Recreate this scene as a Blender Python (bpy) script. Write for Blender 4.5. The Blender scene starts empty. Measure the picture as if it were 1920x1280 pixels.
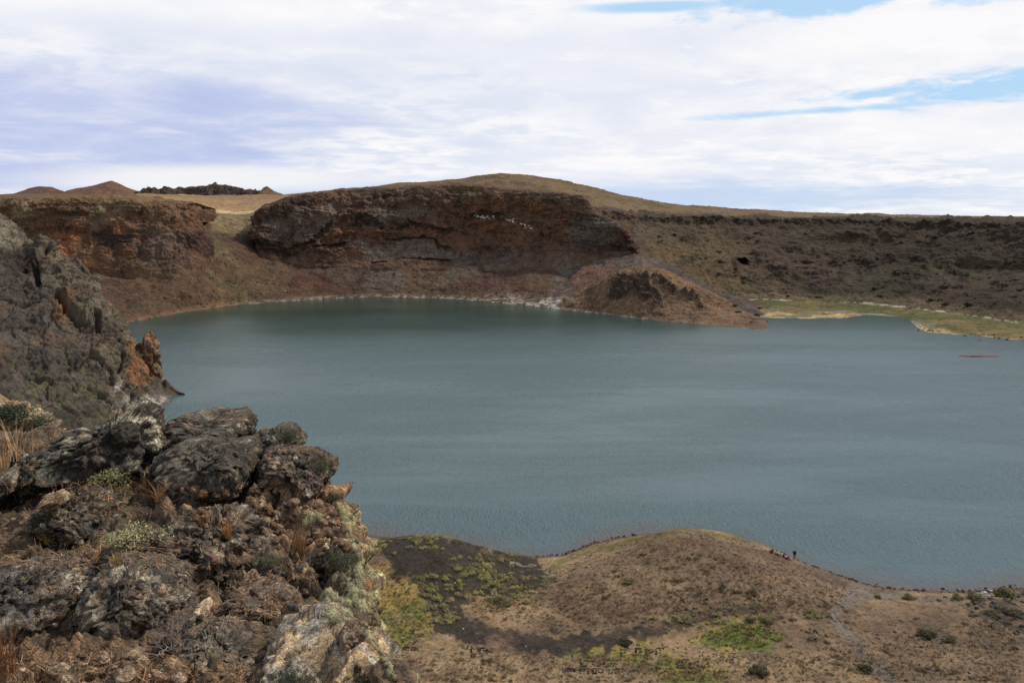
import bpy, bmesh, math, random
import numpy as np
from mathutils import Vector, Matrix
from mathutils.bvhtree import BVHTree
R = math.radians
rng = np.random.default_rng(7); random.seed(7)
scn = bpy.context.scene
COL = scn.collection
# ------------------------------------------------------------------ camera
FPX = 1598.0; PITCH = R(8.37); CAMZ = 60.0        # focal length in photo pixels (1920 wide), eye 60 m above the lake
cam = bpy.data.cameras.new('camera'); cam_o = bpy.data.objects.new('camera', cam); COL.objects.link(cam_o)
cam.sensor_width = 36; cam.lens = 36*FPX/1920; cam.clip_end = 40000; cam.clip_start = 0.1
cam_o.location = (0, 0, CAMZ); cam_o.rotation_euler = (R(90)-PITCH, 0, 0); scn.camera = cam_o
# ------------------------------------------------------------------ sky, sun, exposure
SUN_EL, SUN_AZ = 48.0, 62.0                        # azimuth clockwise from the view direction (+Y)
scn.view_settings.view_transform = 'Standard'; scn.view_settings.look = 'None'
scn.view_settings.exposure = 0; scn.view_settings.gamma = 1

def nd(nt, typ, ins=None, **props):
    n = nt.nodes.new(typ)
    for k, v in props.items(): setattr(n, k, v)
    for k, v in (ins or {}).items():
        s = n.inputs[k]
        if isinstance(v, bpy.types.NodeSocket): nt.links.new(v, s)
        elif isinstance(v, bpy.types.Node): nt.links.new(v.outputs[0], s)
        else: s.default_value = v
    return n
def mth(nt, op, a, b=0.0, c=0.0, clamp=False):
    return nd(nt, 'ShaderNodeMath', {0: a, 1: b, 2: c}, operation=op, use_clamp=clamp).outputs[0]
def mixc(nt, f, a, b, mode='MIX'):
    n = nd(nt, 'ShaderNodeMix', data_type='RGBA', blend_type=mode)
    for i, v in ((0, f), (6, a), (7, b)):
        if isinstance(v, bpy.types.NodeSocket): nt.links.new(v, n.inputs[i])
        else: n.inputs[i].default_value = v if i == 0 else (tuple(v)+(1,))[:4]
    return n.outputs[2]
def sstep(nt, x, lo, hi, a=0.0, b=1.0):
    n = nd(nt, 'ShaderNodeMapRange', {0: x, 1: lo, 2: hi, 3: a, 4: b}, interpolation_type='SMOOTHSTEP')
    return n.outputs[0]
def noise(nt, vec, scale, detail=4, rough=0.55, dist=0.0, dim='3D'):
    return nd(nt, 'ShaderNodeTexNoise', {'Vector': vec, 'Scale': scale, 'Detail': detail, 'Roughness': rough, 'Distortion': dist}, noise_dimensions=dim).outputs[0]
def s2l(c): c = np.asarray(c, float)/255; return np.where(c <= .04045, c/12.92, ((c+.055)/1.055)**2.4)
def A(r, g, b, k=1.0): return np.clip(s2l((r, g, b))*k, 0, .85)

def make_world():
    w = bpy.data.worlds.new('World'); scn.world = w; w.use_nodes = True; nt = w.node_tree; nt.nodes.clear()
    tc = nd(nt, 'ShaderNodeTexCoord').outputs['Generated']
    sky = nd(nt, 'ShaderNodeTexSky', sky_type='NISHITA', sun_disc=False, sun_elevation=R(SUN_EL), sun_rotation=R(SUN_AZ), altitude=200).outputs[0]
    sp = nd(nt, 'ShaderNodeSeparateXYZ', {0: tc})
    x, y, z = sp.outputs
    az = mth(nt, 'MULTIPLY', mth(nt, 'ARCTAN2', x, y), 57.2958)
    el = mth(nt, 'MULTIPLY', mth(nt, 'ARCSINE', z), 57.2958)
    # cloud deck: directions projected on a flat layer, so clouds get thinner and longer toward the horizon
    zz = mth(nt, 'ADD', mth(nt, 'MAXIMUM', z, 0.0), 0.11)
    uv = nd(nt, 'ShaderNodeCombineXYZ', {0: mth(nt, 'DIVIDE', x, zz), 1: mth(nt, 'DIVIDE', y, zz), 2: 0.0}).outputs[0]
    n1 = noise(nt, uv, 1.0, 9, .58, .5)
    n2 = noise(nt, nd(nt, 'ShaderNodeVectorMath', {0: uv, 1: (5.3, 2.1, .7)}, operation='ADD').outputs[0], .42, 6, .5, .3)
    n3 = noise(nt, uv, 3.4, 8, .62, .3)
    wa = mth(nt, 'MULTIPLY', mth(nt, 'SUBTRACT', n1, .5), 1.0)
    wb = mth(nt, 'MULTIPLY', mth(nt, 'SUBTRACT', n3, .5), 1.0)
    def blob(a0, e0, ra, re, warp=1.3, w2=.5, tilt=0.0, soft=.5):
        da = mth(nt, 'SUBTRACT', az, a0)
        e1 = mth(nt, 'SUBTRACT', mth(nt, 'SUBTRACT', el, e0), mth(nt, 'MULTIPLY', da, tilt))
        a = mth(nt, 'DIVIDE', da, ra); b = mth(nt, 'DIVIDE', e1, re)
        d = mth(nt, 'SQRT', mth(nt, 'ADD', mth(nt, 'MULTIPLY', a, a), mth(nt, 'MULTIPLY', b, b)))
        d = mth(nt, 'ADD', d, mth(nt, 'ADD', mth(nt, 'MULTIPLY', wa, warp), mth(nt, 'MULTIPLY', wb, w2)))
        return sstep(nt, d, 1+soft, 1-soft)
    def vmax(*a):
        o = a[0]
        for b in a[1:]: o = mth(nt, 'MAXIMUM', o, b)
        return o
    K = 10.0                                        # background strength is 0.1
    c = lambda r, g, b: tuple(s2l((r, g, b))*K)
    white = mixc(nt, sstep(nt, n1, .28, .62), c(231, 235, 246), c(251, 250, 252))
    white = mixc(nt, mth(nt, 'MULTIPLY', sstep(nt, n3, .56, .40), sstep(nt, n2, .38, .6)), white, c(228, 234, 245))
    white = mixc(nt, sstep(nt, n3, .55, .68), white, c(252, 252, 252))
    # grey-blue shaded undersides, heavy on the left
    g_left = vmax(blob(-27, 6.6, 15, 2.6, 1.6, .4, -.03, .7), blob(-24, 4.2, 12, 1.5, 1.3, .4, -.05, .6), blob(-31, 2.4, 8, 1.2, 1, .3, 0, .6))
    g_soft = vmax(blob(-8, 8.6, 20, 2.2, 2.2, .6, -.05, .9), blob(2, 1.8, 14, 1.0, 1.8, .5, 0, .7), blob(-14, 10.8, 24, .9, 1.8, .5, 0, .9))
    col = mixc(nt, mth(nt, 'MULTIPLY', g_soft, .5), white, c(216, 223, 242))
    col = mixc(nt, mth(nt, 'MULTIPLY', g_left, sstep(nt, n1, .25, .7, 1.0, .55)), col, c(182, 195, 234))
    blue_low = mth(nt, 'MULTIPLY', vmax(blob(-13, .9, 9, 1.2, 1.2, .3, 0, .6), blob(12, 1.1, 18, .9, 1.6, .6, 0, .6)), .75)
    col = mixc(nt, blue_low, col, c(190, 212, 240))
    band = mth(nt, 'MULTIPLY', blob(-19, 2.3, 9, .75, 1.2, .6, .02, .5), .9)
    col = mixc(nt, band, col, c(244, 244, 246))
    hole = vmax(blob(24, 13.0, 10, .95, 3.2, 4.6, .0, .5), blob(29.5, 7.3, 8, .7, 1.6, 3.8, .03, .5), blob(20, 6.4, 6.5, .2, 1.4, 2.4, .03, .7),
                blob(9, 12.9, 4.5, .35, 1.2, .9, 0, .5))
    skyc = mixc(nt, .88, sky, c(172, 215, 250))
    col = mixc(nt, mth(nt, 'MULTIPLY', hole, .88), col, skyc)
    # overhead, outside the photograph: broken cloud
    up = sstep(nt, el, 15, 26)
    over = mixc(nt, sstep(nt, n2, .40, .60), mixc(nt, .6, sky, c(120, 160, 215)), mixc(nt, .5, white, c(225, 228, 238)))
    col = mixc(nt, up, col, over)
    below = sstep(nt, el, -.3, -2.5)
    col = mixc(nt, below, col, (.8, .7, .6))
    bg = nd(nt, 'ShaderNodeBackground', {'Color': col, 'Strength': 0.1})
    nd(nt, 'ShaderNodeOutputWorld', {0: bg})
make_world()
sun = bpy.data.lights.new('sun', 'SUN'); sun_o = bpy.data.objects.new('sun', sun); COL.objects.link(sun_o)
sun.energy = 3.4; sun.angle = R(3); sun.color = (1, .95, .87)
sd = Vector((math.sin(R(SUN_AZ))*math.cos(R(SUN_EL)), math.cos(R(SUN_AZ))*math.cos(R(SUN_EL)), math.sin(R(SUN_EL))))
sun_o.rotation_euler = sd.to_track_quat('Z', 'Y').to_euler()

# ------------------------------------------------------------------ helpers
FWD = np.array([0, math.cos(PITCH), -math.sin(PITCH)]); UPV = np.array([0, math.sin(PITCH), math.cos(PITCH)]); RT = np.array([1., 0, 0])
C0 = np.array([0, 0, CAMZ])
def ray(px, py): return FWD*FPX + RT*(px-960) + UPV*(640-py)
def PZ(px, py, z=0.0): d = ray(px, py); return C0 + d*((z-CAMZ)/d[2])
def PD(px, py, D): d = ray(px, py); return C0 + d*(D/d[1])
def proj(P):
    q = P - C0; f = np.maximum(q@FWD, 1e-3)
    return np.stack([960+FPX*(q@RT)/f, 640-FPX*(q@UPV)/f], -1)

def _h(i, j, k, s=0):
    n = (i.astype(np.int64)*73856093) ^ (j.astype(np.int64)*19349663) ^ (k.astype(np.int64)*83492791) ^ (s*2654435761)
    n = (n & 0xffffffff).astype(np.uint64)
    n = ((n ^ (n >> np.uint64(15)))*np.uint64(2246822519)) & np.uint64(0xffffffff)
    n = ((n ^ (n >> np.uint64(13)))*np.uint64(3266489917)) & np.uint64(0xffffffff)
    n = n ^ (n >> np.uint64(16))
    return n.astype(np.float64)/4294967295.0
def vn(P, s=0):
    f = np.floor(P); t = P-f; t = t*t*t*(t*(t*6-15)+10); i = f.astype(np.int64)
    r = 0
    for a in (0, 1):
        for b in (0, 1):
            for c in (0, 1):
                w = (t[..., 0] if a else 1-t[..., 0])*(t[..., 1] if b else 1-t[..., 1])*(t[..., 2] if c else 1-t[..., 2])
                r = r + w*_h(i[..., 0]+a, i[..., 1]+b, i[..., 2]+c, s)
    return r*2-1
def fbm(P, scale=1.0, oct=5, gain=.5, s=0, st=(1, 1, 1)):
    P = P*np.array(st)*scale; r = 0; a = 1; tot = 0
    for o in range(oct):
        r = r + a*vn(P + o*17.3, s+o); tot += a; a *= gain; P = P*2.03
    return r/tot*1.6
def ridg(P, scale=1.0, oct=5, gain=.5, s=0, st=(1, 1, 1)):
    P = P*np.array(st)*scale; r = 0; a = 1; tot = 0
    for o in range(oct):
        r = r + a*(1-2*np.abs(vn(P + o*11.7, s+o))); tot += a; a *= gain; P = P*2.1
    return r/tot
def worley(P, scale=1.0, s=0, st=(1, 1, 1)):
    P = P*np.array(st)*scale; i = np.floor(P).astype(np.int64)
    f1 = np.full(P.shape[:-1], 9.); f2 = f1.copy(); cid = np.zeros(P.shape[:-1])
    for a in (-1, 0, 1):
        for b in (-1, 0, 1):
            for c in (-1, 0, 1):
                I, J, K = i[..., 0]+a, i[..., 1]+b, i[..., 2]+c
                q = np.stack([I+_h(I, J, K, s+1), J+_h(I, J, K, s+2), K+_h(I, J, K, s+3)], -1)
                d = np.sqrt(((P-q)**2).sum(-1)); near = d < f1
                f2 = np.where(near, f1, np.minimum(f2, d)); cid = np.where(near, _h(I, J, K, s+4), cid); f1 = np.where(near, d, f1)
    return f1, f2, cid
def ss(x, a, b): t = np.clip((x-a)/(b-a), 0, 1); return t*t*(3-2*t)

def poly(pp, pts, soft=10, warp=0, wscale=.03, s=5):
    """soft mask of a patch whose outline was measured on the photograph"""
    q = pp
    if warp:
        Q = np.concatenate([pp, np.zeros(pp.shape[:-1]+(1,))], -1)
        q = pp + warp*np.stack([fbm(Q, wscale, 4, .6, s), fbm(Q, wscale, 4, .6, s+50)], -1)
    pts = np.array(pts, float); d = np.full(q.shape[:-1], 1e9); ins = np.zeros(q.shape[:-1], bool)
    for k in range(len(pts)):
        a = pts[k]; b = pts[(k+1) % len(pts)]; e = b-a; w = q-a
        t = np.clip((w@e)/(e@e+1e-9), 0, 1); d = np.minimum(d, np.hypot(w[..., 0]-t*e[0], w[..., 1]-t*e[1]))
        c = ((a[1] > q[..., 1]) != (b[1] > q[..., 1])) & (q[..., 0] < (b[0]-a[0])*(q[..., 1]-a[1])/(b[1]-a[1]+1e-12)+a[0])
        ins ^= c
    sdist = np.where(ins, -d, d)
    return ss(-sdist, -soft, soft)
def line(pp, pts, wd, warp=0, wscale=.03, s=9):
    q = pp
    if warp:
        Q = np.concatenate([pp, np.zeros(pp.shape[:-1]+(1,))], -1)
        q = pp + warp*np.stack([fbm(Q, wscale, 4, .6, s), fbm(Q, wscale, 4, .6, s+50)], -1)
    d = np.full(q.shape[:-1], 1e9); pts = np.array(pts, float)
    for k in range(len(pts)-1):
        a = pts[k]; e = pts[k+1]-a; w = q-a; t = np.clip((w@e)/(e@e+1e-9), 0, 1)
        d = np.minimum(d, np.hypot(w[..., 0]-t*e[0], w[..., 1]-t*e[1]))
    return ss(-d, -wd, -wd*.35)
def mixv(c, col, m): return c*(1-m[..., None]) + np.asarray(col)*m[..., None]

def tag(o, label=None, cat=None, group=None, kind=None):
    if label: o['label'] = label
    if cat: o['category'] = cat
    if group: o['group'] = group
    if kind: o['kind'] = kind
    return o
def meshobj(name, V, F, mat, colr=None, parent=None, smooth=True):
    V = np.asarray(V, np.float32); me = bpy.data.meshes.new(name); F = np.asarray(F, np.int32)
    me.vertices.add(len(V)); me.vertices.foreach_set('co', V.ravel())
    k = F.shape[1]; me.loops.add(F.size); me.loops.foreach_set('vertex_index', F.ravel())
    me.polygons.add(len(F)); me.polygons.foreach_set('loop_start', np.arange(0, F.size, k, dtype=np.int32)); me.polygons.foreach_set('loop_total', np.full(len(F), k, np.int32))
    if smooth: me.polygons.foreach_set('use_smooth', np.ones(len(F), bool))
    if colr is not None:
        a = me.color_attributes.new('Col', 'FLOAT_COLOR', 'POINT'); a.data.foreach_set('color', np.concatenate([np.asarray(colr, np.float32), np.ones((len(V), 1), np.float32)], 1).ravel())
    me.update(calc_edges=True); me.validate(); me.materials.append(mat)
    o = bpy.data.objects.new(name, me); COL.objects.link(o)
    if parent: o.parent = parent
    return o
def gridF(nu, nv):
    i = np.arange(nu*nv).reshape(nu, nv)
    return np.stack([i[:-1, :-1], i[1:, :-1], i[1:, 1:], i[:-1, 1:]], -1).reshape(-1, 4)
def tone(c, sat=.92):
    c = np.asarray(c, float); l = c@np.array([.3, .59, .11]); return (l[..., None]+(c-l[..., None])*sat)*np.array([1.05, 1.0, .84])
def gridobj(name, P, colr, mat, flip=False):
    colr = tone(colr)
    F = gridF(*P.shape[:2]); F = F[:, ::-1] if flip else F
    return meshobj(name, P.reshape(-1, 3), F, mat, np.clip(colr, 0.002, .9).reshape(-1, 3))
def rs(a, n, axis, w=None):
    """resample control points along an axis (linear), w = relative lengths"""
    m = a.shape[axis]; w = np.ones(m-1) if w is None else np.asarray(w, float)
    t = np.concatenate([[0], np.cumsum(w)]); t /= t[-1]; s = np.linspace(0, 1, n)
    k = np.clip(np.searchsorted(t, s, 'right')-1, 0, m-2); f = (s-t[k])/(t[k+1]-t[k])
    a = np.moveaxis(a, axis, 0); f = f.reshape((-1,)+(1,)*(a.ndim-1))
    return np.moveaxis(a[k]*(1-f)+a[k+1]*f, 0, axis)
def blur(a, axis, n):
    a = np.moveaxis(a, axis, 0).copy()
    for _ in range(n): a[1:-1] = a[1:-1]*.5 + (a[:-2]+a[2:])*.25
    return np.moveaxis(a, 0, axis)
def net(cols, nu, nv, wu=None, wv=None, bu=0, bv=0):
    a = np.array(cols, float); a = rs(rs(a, nu, 0, wu), nv, 1, wv)
    if bu: a = blur(a, 0, bu)
    if bv: a = blur(a, 1, bv)
    return a
def normals(P):
    a = np.gradient(P, axis=0); b = np.gradient(P, axis=1); n = np.cross(a, b)
    return n/(np.linalg.norm(n, axis=-1, keepdims=True)+1e-9)
def ip(lst, x): l = np.array(lst, float); return [np.interp(x, l[:, 0], l[:, i]) for i in range(1, l.shape[1])]

# ------------------------------------------------------------------ materials
def base_mat(name):
    m = bpy.data.materials.new(name); m.use_nodes = True; nt = m.node_tree; nt.nodes.clear()
    return m, nt
def finish(nt, col, bump=None, bstr=.6, bdist=.5, rough=.95, spec=.15, **kw):
    ins = {'Base Color': col if isinstance(col, bpy.types.NodeSocket) else tuple(col)+(1,), 'Roughness': rough, 'Specular IOR Level': spec}
    ins.update(kw)
    if bump is not None:
        ins['Normal'] = nd(nt, 'ShaderNodeBump', {'Height': bump, 'Strength': bstr, 'Distance': bdist}).outputs[0]
    b = nd(nt, 'ShaderNodeBsdfPrincipled', ins); nd(nt, 'ShaderNodeOutputMaterial', {0: b.outputs[0]})
def terrain_mat(name, sc, var=.5, bdist=1.0, dots=None, dotscale=.3, dotth=.30, bstr=.8, spk=None):
    """albedo from the mesh's own patches x several octaves of mineral variation"""
    m, nt = base_mat(name)
    at = nd(nt, 'ShaderNodeAttribute', attribute_name='Col').outputs['Color']
    pos = nd(nt, 'ShaderNodeNewGeometry').outputs['Position']
    a = noise(nt, pos, sc, 8, .68); b = noise(nt, pos, sc*.17, 5, .6); c = noise(nt, pos, sc*4, 4, .7)
    v = mth(nt, 'ADD', mth(nt, 'ADD', sstep(nt, a, .25, .75, -var, var), sstep(nt, b, .25, .75, -var*.6, var*.6)), sstep(nt, c, .3, .7, -var*.5, var*.5))
    v = mth(nt, 'MAXIMUM', mth(nt, 'ADD', v, 1.0), .15)
    col = nd(nt, 'ShaderNodeVectorMath', {0: at, 1: nd(nt, 'ShaderNodeCombineXYZ', {0: v, 1: v, 2: v}).outputs[0]}, operation='MULTIPLY').outputs[0]
    h = mth(nt, 'ADD', a, mth(nt, 'MULTIPLY', c, .35))
    if dots is not None:
        vo = nd(nt, 'ShaderNodeTexVoronoi', {'Vector': pos, 'Scale': dotscale, 'Randomness': 1.0})
        d = mth(nt, 'ADD', vo.outputs['Distance'], mth(nt, 'MULTIPLY', mth(nt, 'SUBTRACT', a, .5), .5))
        pick = nd(nt, 'ShaderNodeSeparateColor', {0: vo.outputs['Color']}).outputs[0]
        f = mth(nt, 'MULTIPLY', sstep(nt, d, dotth, dotth-.14), sstep(nt, mth(nt, 'ADD', pick, mth(nt, 'MULTIPLY', mth(nt, 'SUBTRACT', b, .5), 1.6)), .45, .6))
        col = mixc(nt, mth(nt, 'MULTIPLY', f, .8), col, dots); h = mth(nt, 'ADD', h, mth(nt, 'MULTIPLY', f, .3))
    if spk is not None:
        vo = nd(nt, 'ShaderNodeTexVoronoi', {'Vector': pos, 'Scale': spk[1], 'Randomness': 1.0})
        pk = nd(nt, 'ShaderNodeSeparateColor', {0: vo.outputs['Color']}).outputs[1]
        f = mth(nt, 'MULTIPLY', sstep(nt, vo.outputs['Distance'], .22, .12), sstep(nt, pk, spk[2], spk[2]+.02))
        col = mixc(nt, f, col, spk[0])
    finish(nt, col, h, bstr, bdist)
    return m
M_far = terrain_mat('far_ground', .12, .34, 2.2, dots=tuple(A(48, 46, 34)), dotscale=.30, dotth=.36)
M_cliff = terrain_mat('cliff_rock', .22, .45, 2.0)
M_ridge = terrain_mat('ridge_rock', .55, .36, .8, spk=(tuple(A(120, 108, 100)), .9, .9))
M_shore = terrain_mat('shore_ground', 1.6, .42, .25, dots=tuple(A(66, 60, 40)), dotscale=1.1, dotth=.40, spk=(tuple(A(190, 182, 172)), 1.5, .975))

# ------------------------------------------------------------------ lake
def make_water():
    m, nt = base_mat('lake_water')
    pos = nd(nt, 'ShaderNodeNewGeometry').outputs['Position']
    mp = nd(nt, 'ShaderNodeMapping', {'Vector': pos, 'Rotation': (0, 0, R(28)), 'Scale': (1.0, .42, 1)}).outputs[0]
    a = noise(nt, mp, .55, 5, .62, .3); b = noise(nt, mp, 1.7, 3, .6); c = noise(nt, mp, .13, 3, .5)
    h = mth(nt, 'ADD', mth(nt, 'ADD', a, mth(nt, 'MULTIPLY', b, 1.0)), mth(nt, 'MULTIPLY', c, .8))
    # gusts: large streaks of rougher and smoother water
    mp2 = nd(nt, 'ShaderNodeMapping', {'Vector': pos, 'Rotation': (0, 0, R(-6)), 'Scale': (.28, 1.0, 1)}).outputs[0]
    g = noise(nt, mp2, .018, 5, .55, .6)
    gst0 = sstep(nt, mth(nt, 'ADD', mth(nt, 'MULTIPLY', g, .7), mth(nt, 'MULTIPLY', noise(nt, mp2, .07, 4, .6, .8), .3)), .40, .56, .35, .9)
    yy = mth(nt, 'ADD', nd(nt, 'ShaderNodeSeparateXYZ', {0: pos}).outputs[1], mth(nt, 'MULTIPLY', mth(nt, 'SUBTRACT', g, .5), 420)); lee_refl = sstep(nt, yy, 300, 590)
    col = mixc(nt, lee_refl, (.057, .095, .097), (.006, .040, .028))  # calm water under the far cliff; its dark reflection painted into the base colour
    sh = nd(nt, 'ShaderNodeSeparateColor', {0: nd(nt, 'ShaderNodeAttribute', attribute_name='Col').outputs['Color']}).outputs[0]
    col = mixc(nt, sh, col, (.085, .072, .066))
    gst = mth(nt, 'MULTIPLY', gst0, mth(nt, 'SUBTRACT', 1.0, mth(nt, 'MULTIPLY', lee_refl, .66)))
    rgh = mth(nt, 'ADD', sstep(nt, g, .36, .62, .24, .36), mth(nt, 'MULTIPLY', lee_refl, -.20))
    nrm = nd(nt, 'ShaderNodeBump', {'Height': h, 'Strength': gst, 'Distance': .5}).outputs[0]
    bs = nd(nt, 'ShaderNodeBsdfPrincipled', {'Base Color': col, 'Roughness': rgh, 'IOR': 1.33, 'Specular IOR Level': .5, 'Normal': nrm})
    nd(nt, 'ShaderNodeOutputMaterial', {0: bs.outputs[0]})
    x = np.concatenate([np.linspace(-420, -62, 20), np.linspace(-60, 120, 260), np.linspace(123, 620, 30)]); y = np.concatenate([np.linspace(60, 175, 150), np.linspace(180, 700, 50)])
    P = np.stack(np.meshgrid(x, y, indexing='ij')+[np.zeros((310, 200))], -1)
    dd = P[..., 1]-np.interp(P[..., 0], SH[:, 0], SH[:, 1])+fbm(P, .12, 4, .6, 5)*2.5; s_ = ss(-dd, -9, 0)*.75*(P[..., 1] < 190)*(P[..., 0] > -62)
    o = meshobj('lake_water', P.reshape(-1, 3), gridF(310, 200), m, np.repeat(s_[..., None], 3, -1).reshape(-1, 3)); tag(o, kind='structure')

# ------------------------------------------------------------------ A. far crater slope, rim and plain behind
def make_far():
    us = np.concatenate([np.linspace(-500, 0, 12)[:-1], np.linspace(0, 1920, 97), np.linspace(1920, 2600, 16)[1:]])
    shore = [(-500, 665), (0, 628), (120, 615), (250, 603), (340, 586), (430, 573), (520, 566), (620, 560), (700, 557), (830, 559), (900, 565), (1000, 573), (1120, 586),
             (1200, 588), (1300, 592), (1430, 599), (1500, 600), (1590, 598), (1625, 590), (1700, 597), (1716, 618), (1740, 627), (1830, 633), (1920, 641), (2100, 668), (2600, 760)]
    beach = [(-500, 655), (0, 618), (250, 594), (340, 577), (430, 565), (520, 557), (700, 549), (830, 551), (1000, 563), (1120, 574), (1250, 566), (1430, 561), (1600, 568), (1760, 583), (1920, 606), (2100, 632), (2600, 700)]
    talus = [(-500, 530, 560), (0, 520, 560), (180, 508, 560), (300, 520, 556), (350, 515, 560), (390, 480, 590), (440, 470, 628), (480, 485, 650), (540, 490, 664), (650, 495, 672), (800, 497, 676), (950, 505, 668), (1050, 500, 655), (1130, 482, 645),
             (1190, 470, 655), (1250, 480, 665), (1300, 488, 655), (1400, 492, 650), (1600, 492, 650), (1750, 496, 615), (1920, 505, 560), (2300, 525, 470), (2600, 545, 400)]
    rimf = [(-500, 375, 640), (0, 378, 655), (300, 380, 670), (390, 412, 690), (440, 416, 700), (480, 408, 705), (520, 390, 730), (700, 372, 750), (1000, 372, 750), (1100, 400, 735), (1190, 411, 725), (1300, 414, 724), (1500, 418, 720), (1700, 421, 680), (1920, 427, 606), (2300, 440, 490), (2600, 455, 420)]
    rim = [(-500, 366, 645), (0, 370, 660), (300, 372, 675), (390, 403, 700), (440, 406, 710), (480, 400, 714), (520, 383, 737), (700, 365, 757), (1000, 366, 756), (1100, 394, 740), (1190, 405, 729), (1300, 408, 728), (1500, 411, 724), (1700, 413.5, 684), (1920, 418, 610), (2300, 428, 495), (2600, 440, 425)]
    sil = [(-500, 366, 1300), (0, 366, 1400), (260, 366, 1500), (400, 366, 1550), (540, 365, 1450), (640, 356, 1200), (760, 345, 1120), (850, 336, 1090), (900, 329, 1080), (950, 326, 1080), (1000, 330, 1080), (1060, 341, 1080), (1150, 361, 1080), (1250, 380, 1100), (1400, 394, 1200), (1600, 401.5, 1400), (1780, 405, 1700), (1920, 407.5, 1900), (2600, 408, 2000)]
    cols = []
    for u in us:
        s = PZ(u, ip(shore, u)[0]); pre = s + np.array([0, -14, -5.0]); b = PZ(u, ip(beach, u)[0], 2.0 if u > 1300 else 2.4)
        if b[1] < s[1]+3: b[1] = s[1]+3
        tpy, tD = ip(talus, u); fpy, fD = ip(rimf, u); rpy, rD = ip(rim, u); spy, sD = ip(sil, u)
        t = PD(u, tpy, tD); f = PD(u, fpy, fD); r = PD(u, rpy, rD); q = PD(u, spy, sD)
        mid = r*.62 + q*.38
        if u > 1150: mid[2] = r[2] + (q[2]-r[2])*.25
        if u < 540: mid[2] -= 3
        bk = q*np.array([1.5, 1.5, 1]); bk[2] = 56 + (q[2]-56)*.25; hz = q*np.array([1, 1, 0])*(14000/q[1]) + np.array([0, 0, 54.])
        cols.append([pre, s, b, t, f, r, mid, q, bk, hz])
    nu, nv = 1250, 330
    wu = np.diff(us); wu = np.where(us[1:] <= 0, wu*.4, np.where(us[1:] > 1920, wu*.4, wu))
    P = net(cols, nu, nv, wu, [6, 10, 80, 95, 16, 45, 45, 6, 10], bu=8, bv=3)
    pp = proj(P)
    x, y, z = P[..., 0], P[..., 1], P[..., 2]
    N = normals(P); N *= np.sign(N[..., 2:3]+1e-9)
    land = ss(z, 1.0, 6)
    behind = ss(y, 745, 850)
    gully = ridg(P, .035, 4, .55, 3, (1, .35, .25))
    amp = land*(1-.6*behind)
    disp = amp*(fbm(P, .02, 6, .55, 1)*3.2 + gully*1.6)
    rock = ridg(P, .05, 5, .6, 14); rk = ss(rock, .35, .75)*ss(fbm(P, .012, 3, .5, 21), -.1, .4)*(pp[..., 0] > 1180)*(1-behind)*ss(pp[..., 1], 555, 530)
    disp += rk*2.2 + land*fbm(P, .22, 4, .6, 30)*.7 + behind*ss(y, 760, 900)*fbm(P, .012, 4, .5, 8)*2*ss(-y, -3000, -1400)
    # crumbling lava cap along the rim
    rimm = np.exp(-((pp[..., 1]-np.interp(pp[..., 0], [r_[0] for r_ in rim], [r_[1] for r_ in rim])-6)/7.0)**2)*(pp[..., 0] > 1130)*(y < 760)
    f1, f2, _ = worley(P, .18, 3)
    disp += rimm*((f2-f1)*4.5 - .6 + fbm(P, .07, 4, .6, 44)*2.6)
    flat = ss(-z, -2.6, -1.4)
    disp = disp*(1-flat) + flat*fbm(P, .05, 3, .5, 2)*.10
    P = P + N*disp[..., None]
    # caves and hollows: real holes pushed into the slope
    cave = poly(pp, [(1379, 490), (1398, 483), (1401, 495), (1384, 496)], 1.6); P = P + cave[..., None]*np.array([6, 22, -1.])
    for bx, by, bw, bh, amt in [(1440, 500, 45, 14, 3), (1535, 520, 34, 20, 6), (1515, 493, 16, 4, -6), (1559, 496, 8, 5, -9), (1500, 447, 40, 6, 3), (1760, 535, 22, 15, 5), (1815, 510, 40, 14, -5), (1900, 505, 60, 18, -6), (1560, 450, 60, 7, -3), (1600, 440, 24, 4, 4), (1760, 540, 60, 10, 4), (1370, 500, 14, 12, 3), (1515, 421, 6, 6, 3)]:
        g = np.exp(-((pp[..., 0]-bx)/bw)**2-((pp[..., 1]-by)/bh)**2)*(1+.6*fbm(P, .06, 4, .6, 60)); P = P + (g*(1-behind))[..., None]*np.array([0, -amt, amt*.25])
    # ---- albedo patches
    px, py = pp[..., 0], pp[..., 1]
    k = .88  # albedo lowered to put cloud shadow into the colour of the far land
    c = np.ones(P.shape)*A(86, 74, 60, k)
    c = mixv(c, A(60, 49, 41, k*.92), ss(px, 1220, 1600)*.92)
    n = fbm(P, .03, 5, .6, 70)
    c = mixv(c, A(96, 78, 56, k), ss(-(px-1190)*.55+(py-420), -150, 20)*ss(px, 1170, 1230)*ss(n, -.6, .5)*(1-ss(px, 1380, 1560)))
    c = mixv(c, A(78, 74, 52, k), ss(fbm(P, .02, 4, .5, 77), 0, .6)*(px > 1200)*.35)
    c = mixv(c, A(76, 60, 50, k), ss(fbm(P, .015, 4, .5, 78), .1, .6)*(px > 1200)*.5)
    c = mixv(c, A(58, 48, 44, k), rk*.8)
    c = mixv(c, A(60, 50, 44, k), np.clip(rimm*1.2, 0, 1)*ss(n, -.4, .3)*.9)
    for q in [[(1430, 488), (1470, 484), (1490, 505), (1470, 518), (1440, 508)], [(1505, 500), (1540, 492), (1568, 502), (1562, 530), (1520, 535)], [(1738, 525), (1780, 520), (1785, 545), (1745, 550)]]:
        c = mixv(c, A(74, 58, 54, k), poly(pp, q, 5, 6)*.9)
    # talus below the cliffs
    tl = (px < 1190)*(y < 745)
    c = mixv(c, A(90, 70, 56, k), tl*1.0)
    c = mixv(c, A(104, 80, 62, k), tl*ss(n, 0, .6)*ss(-px, -480, -250))
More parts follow.
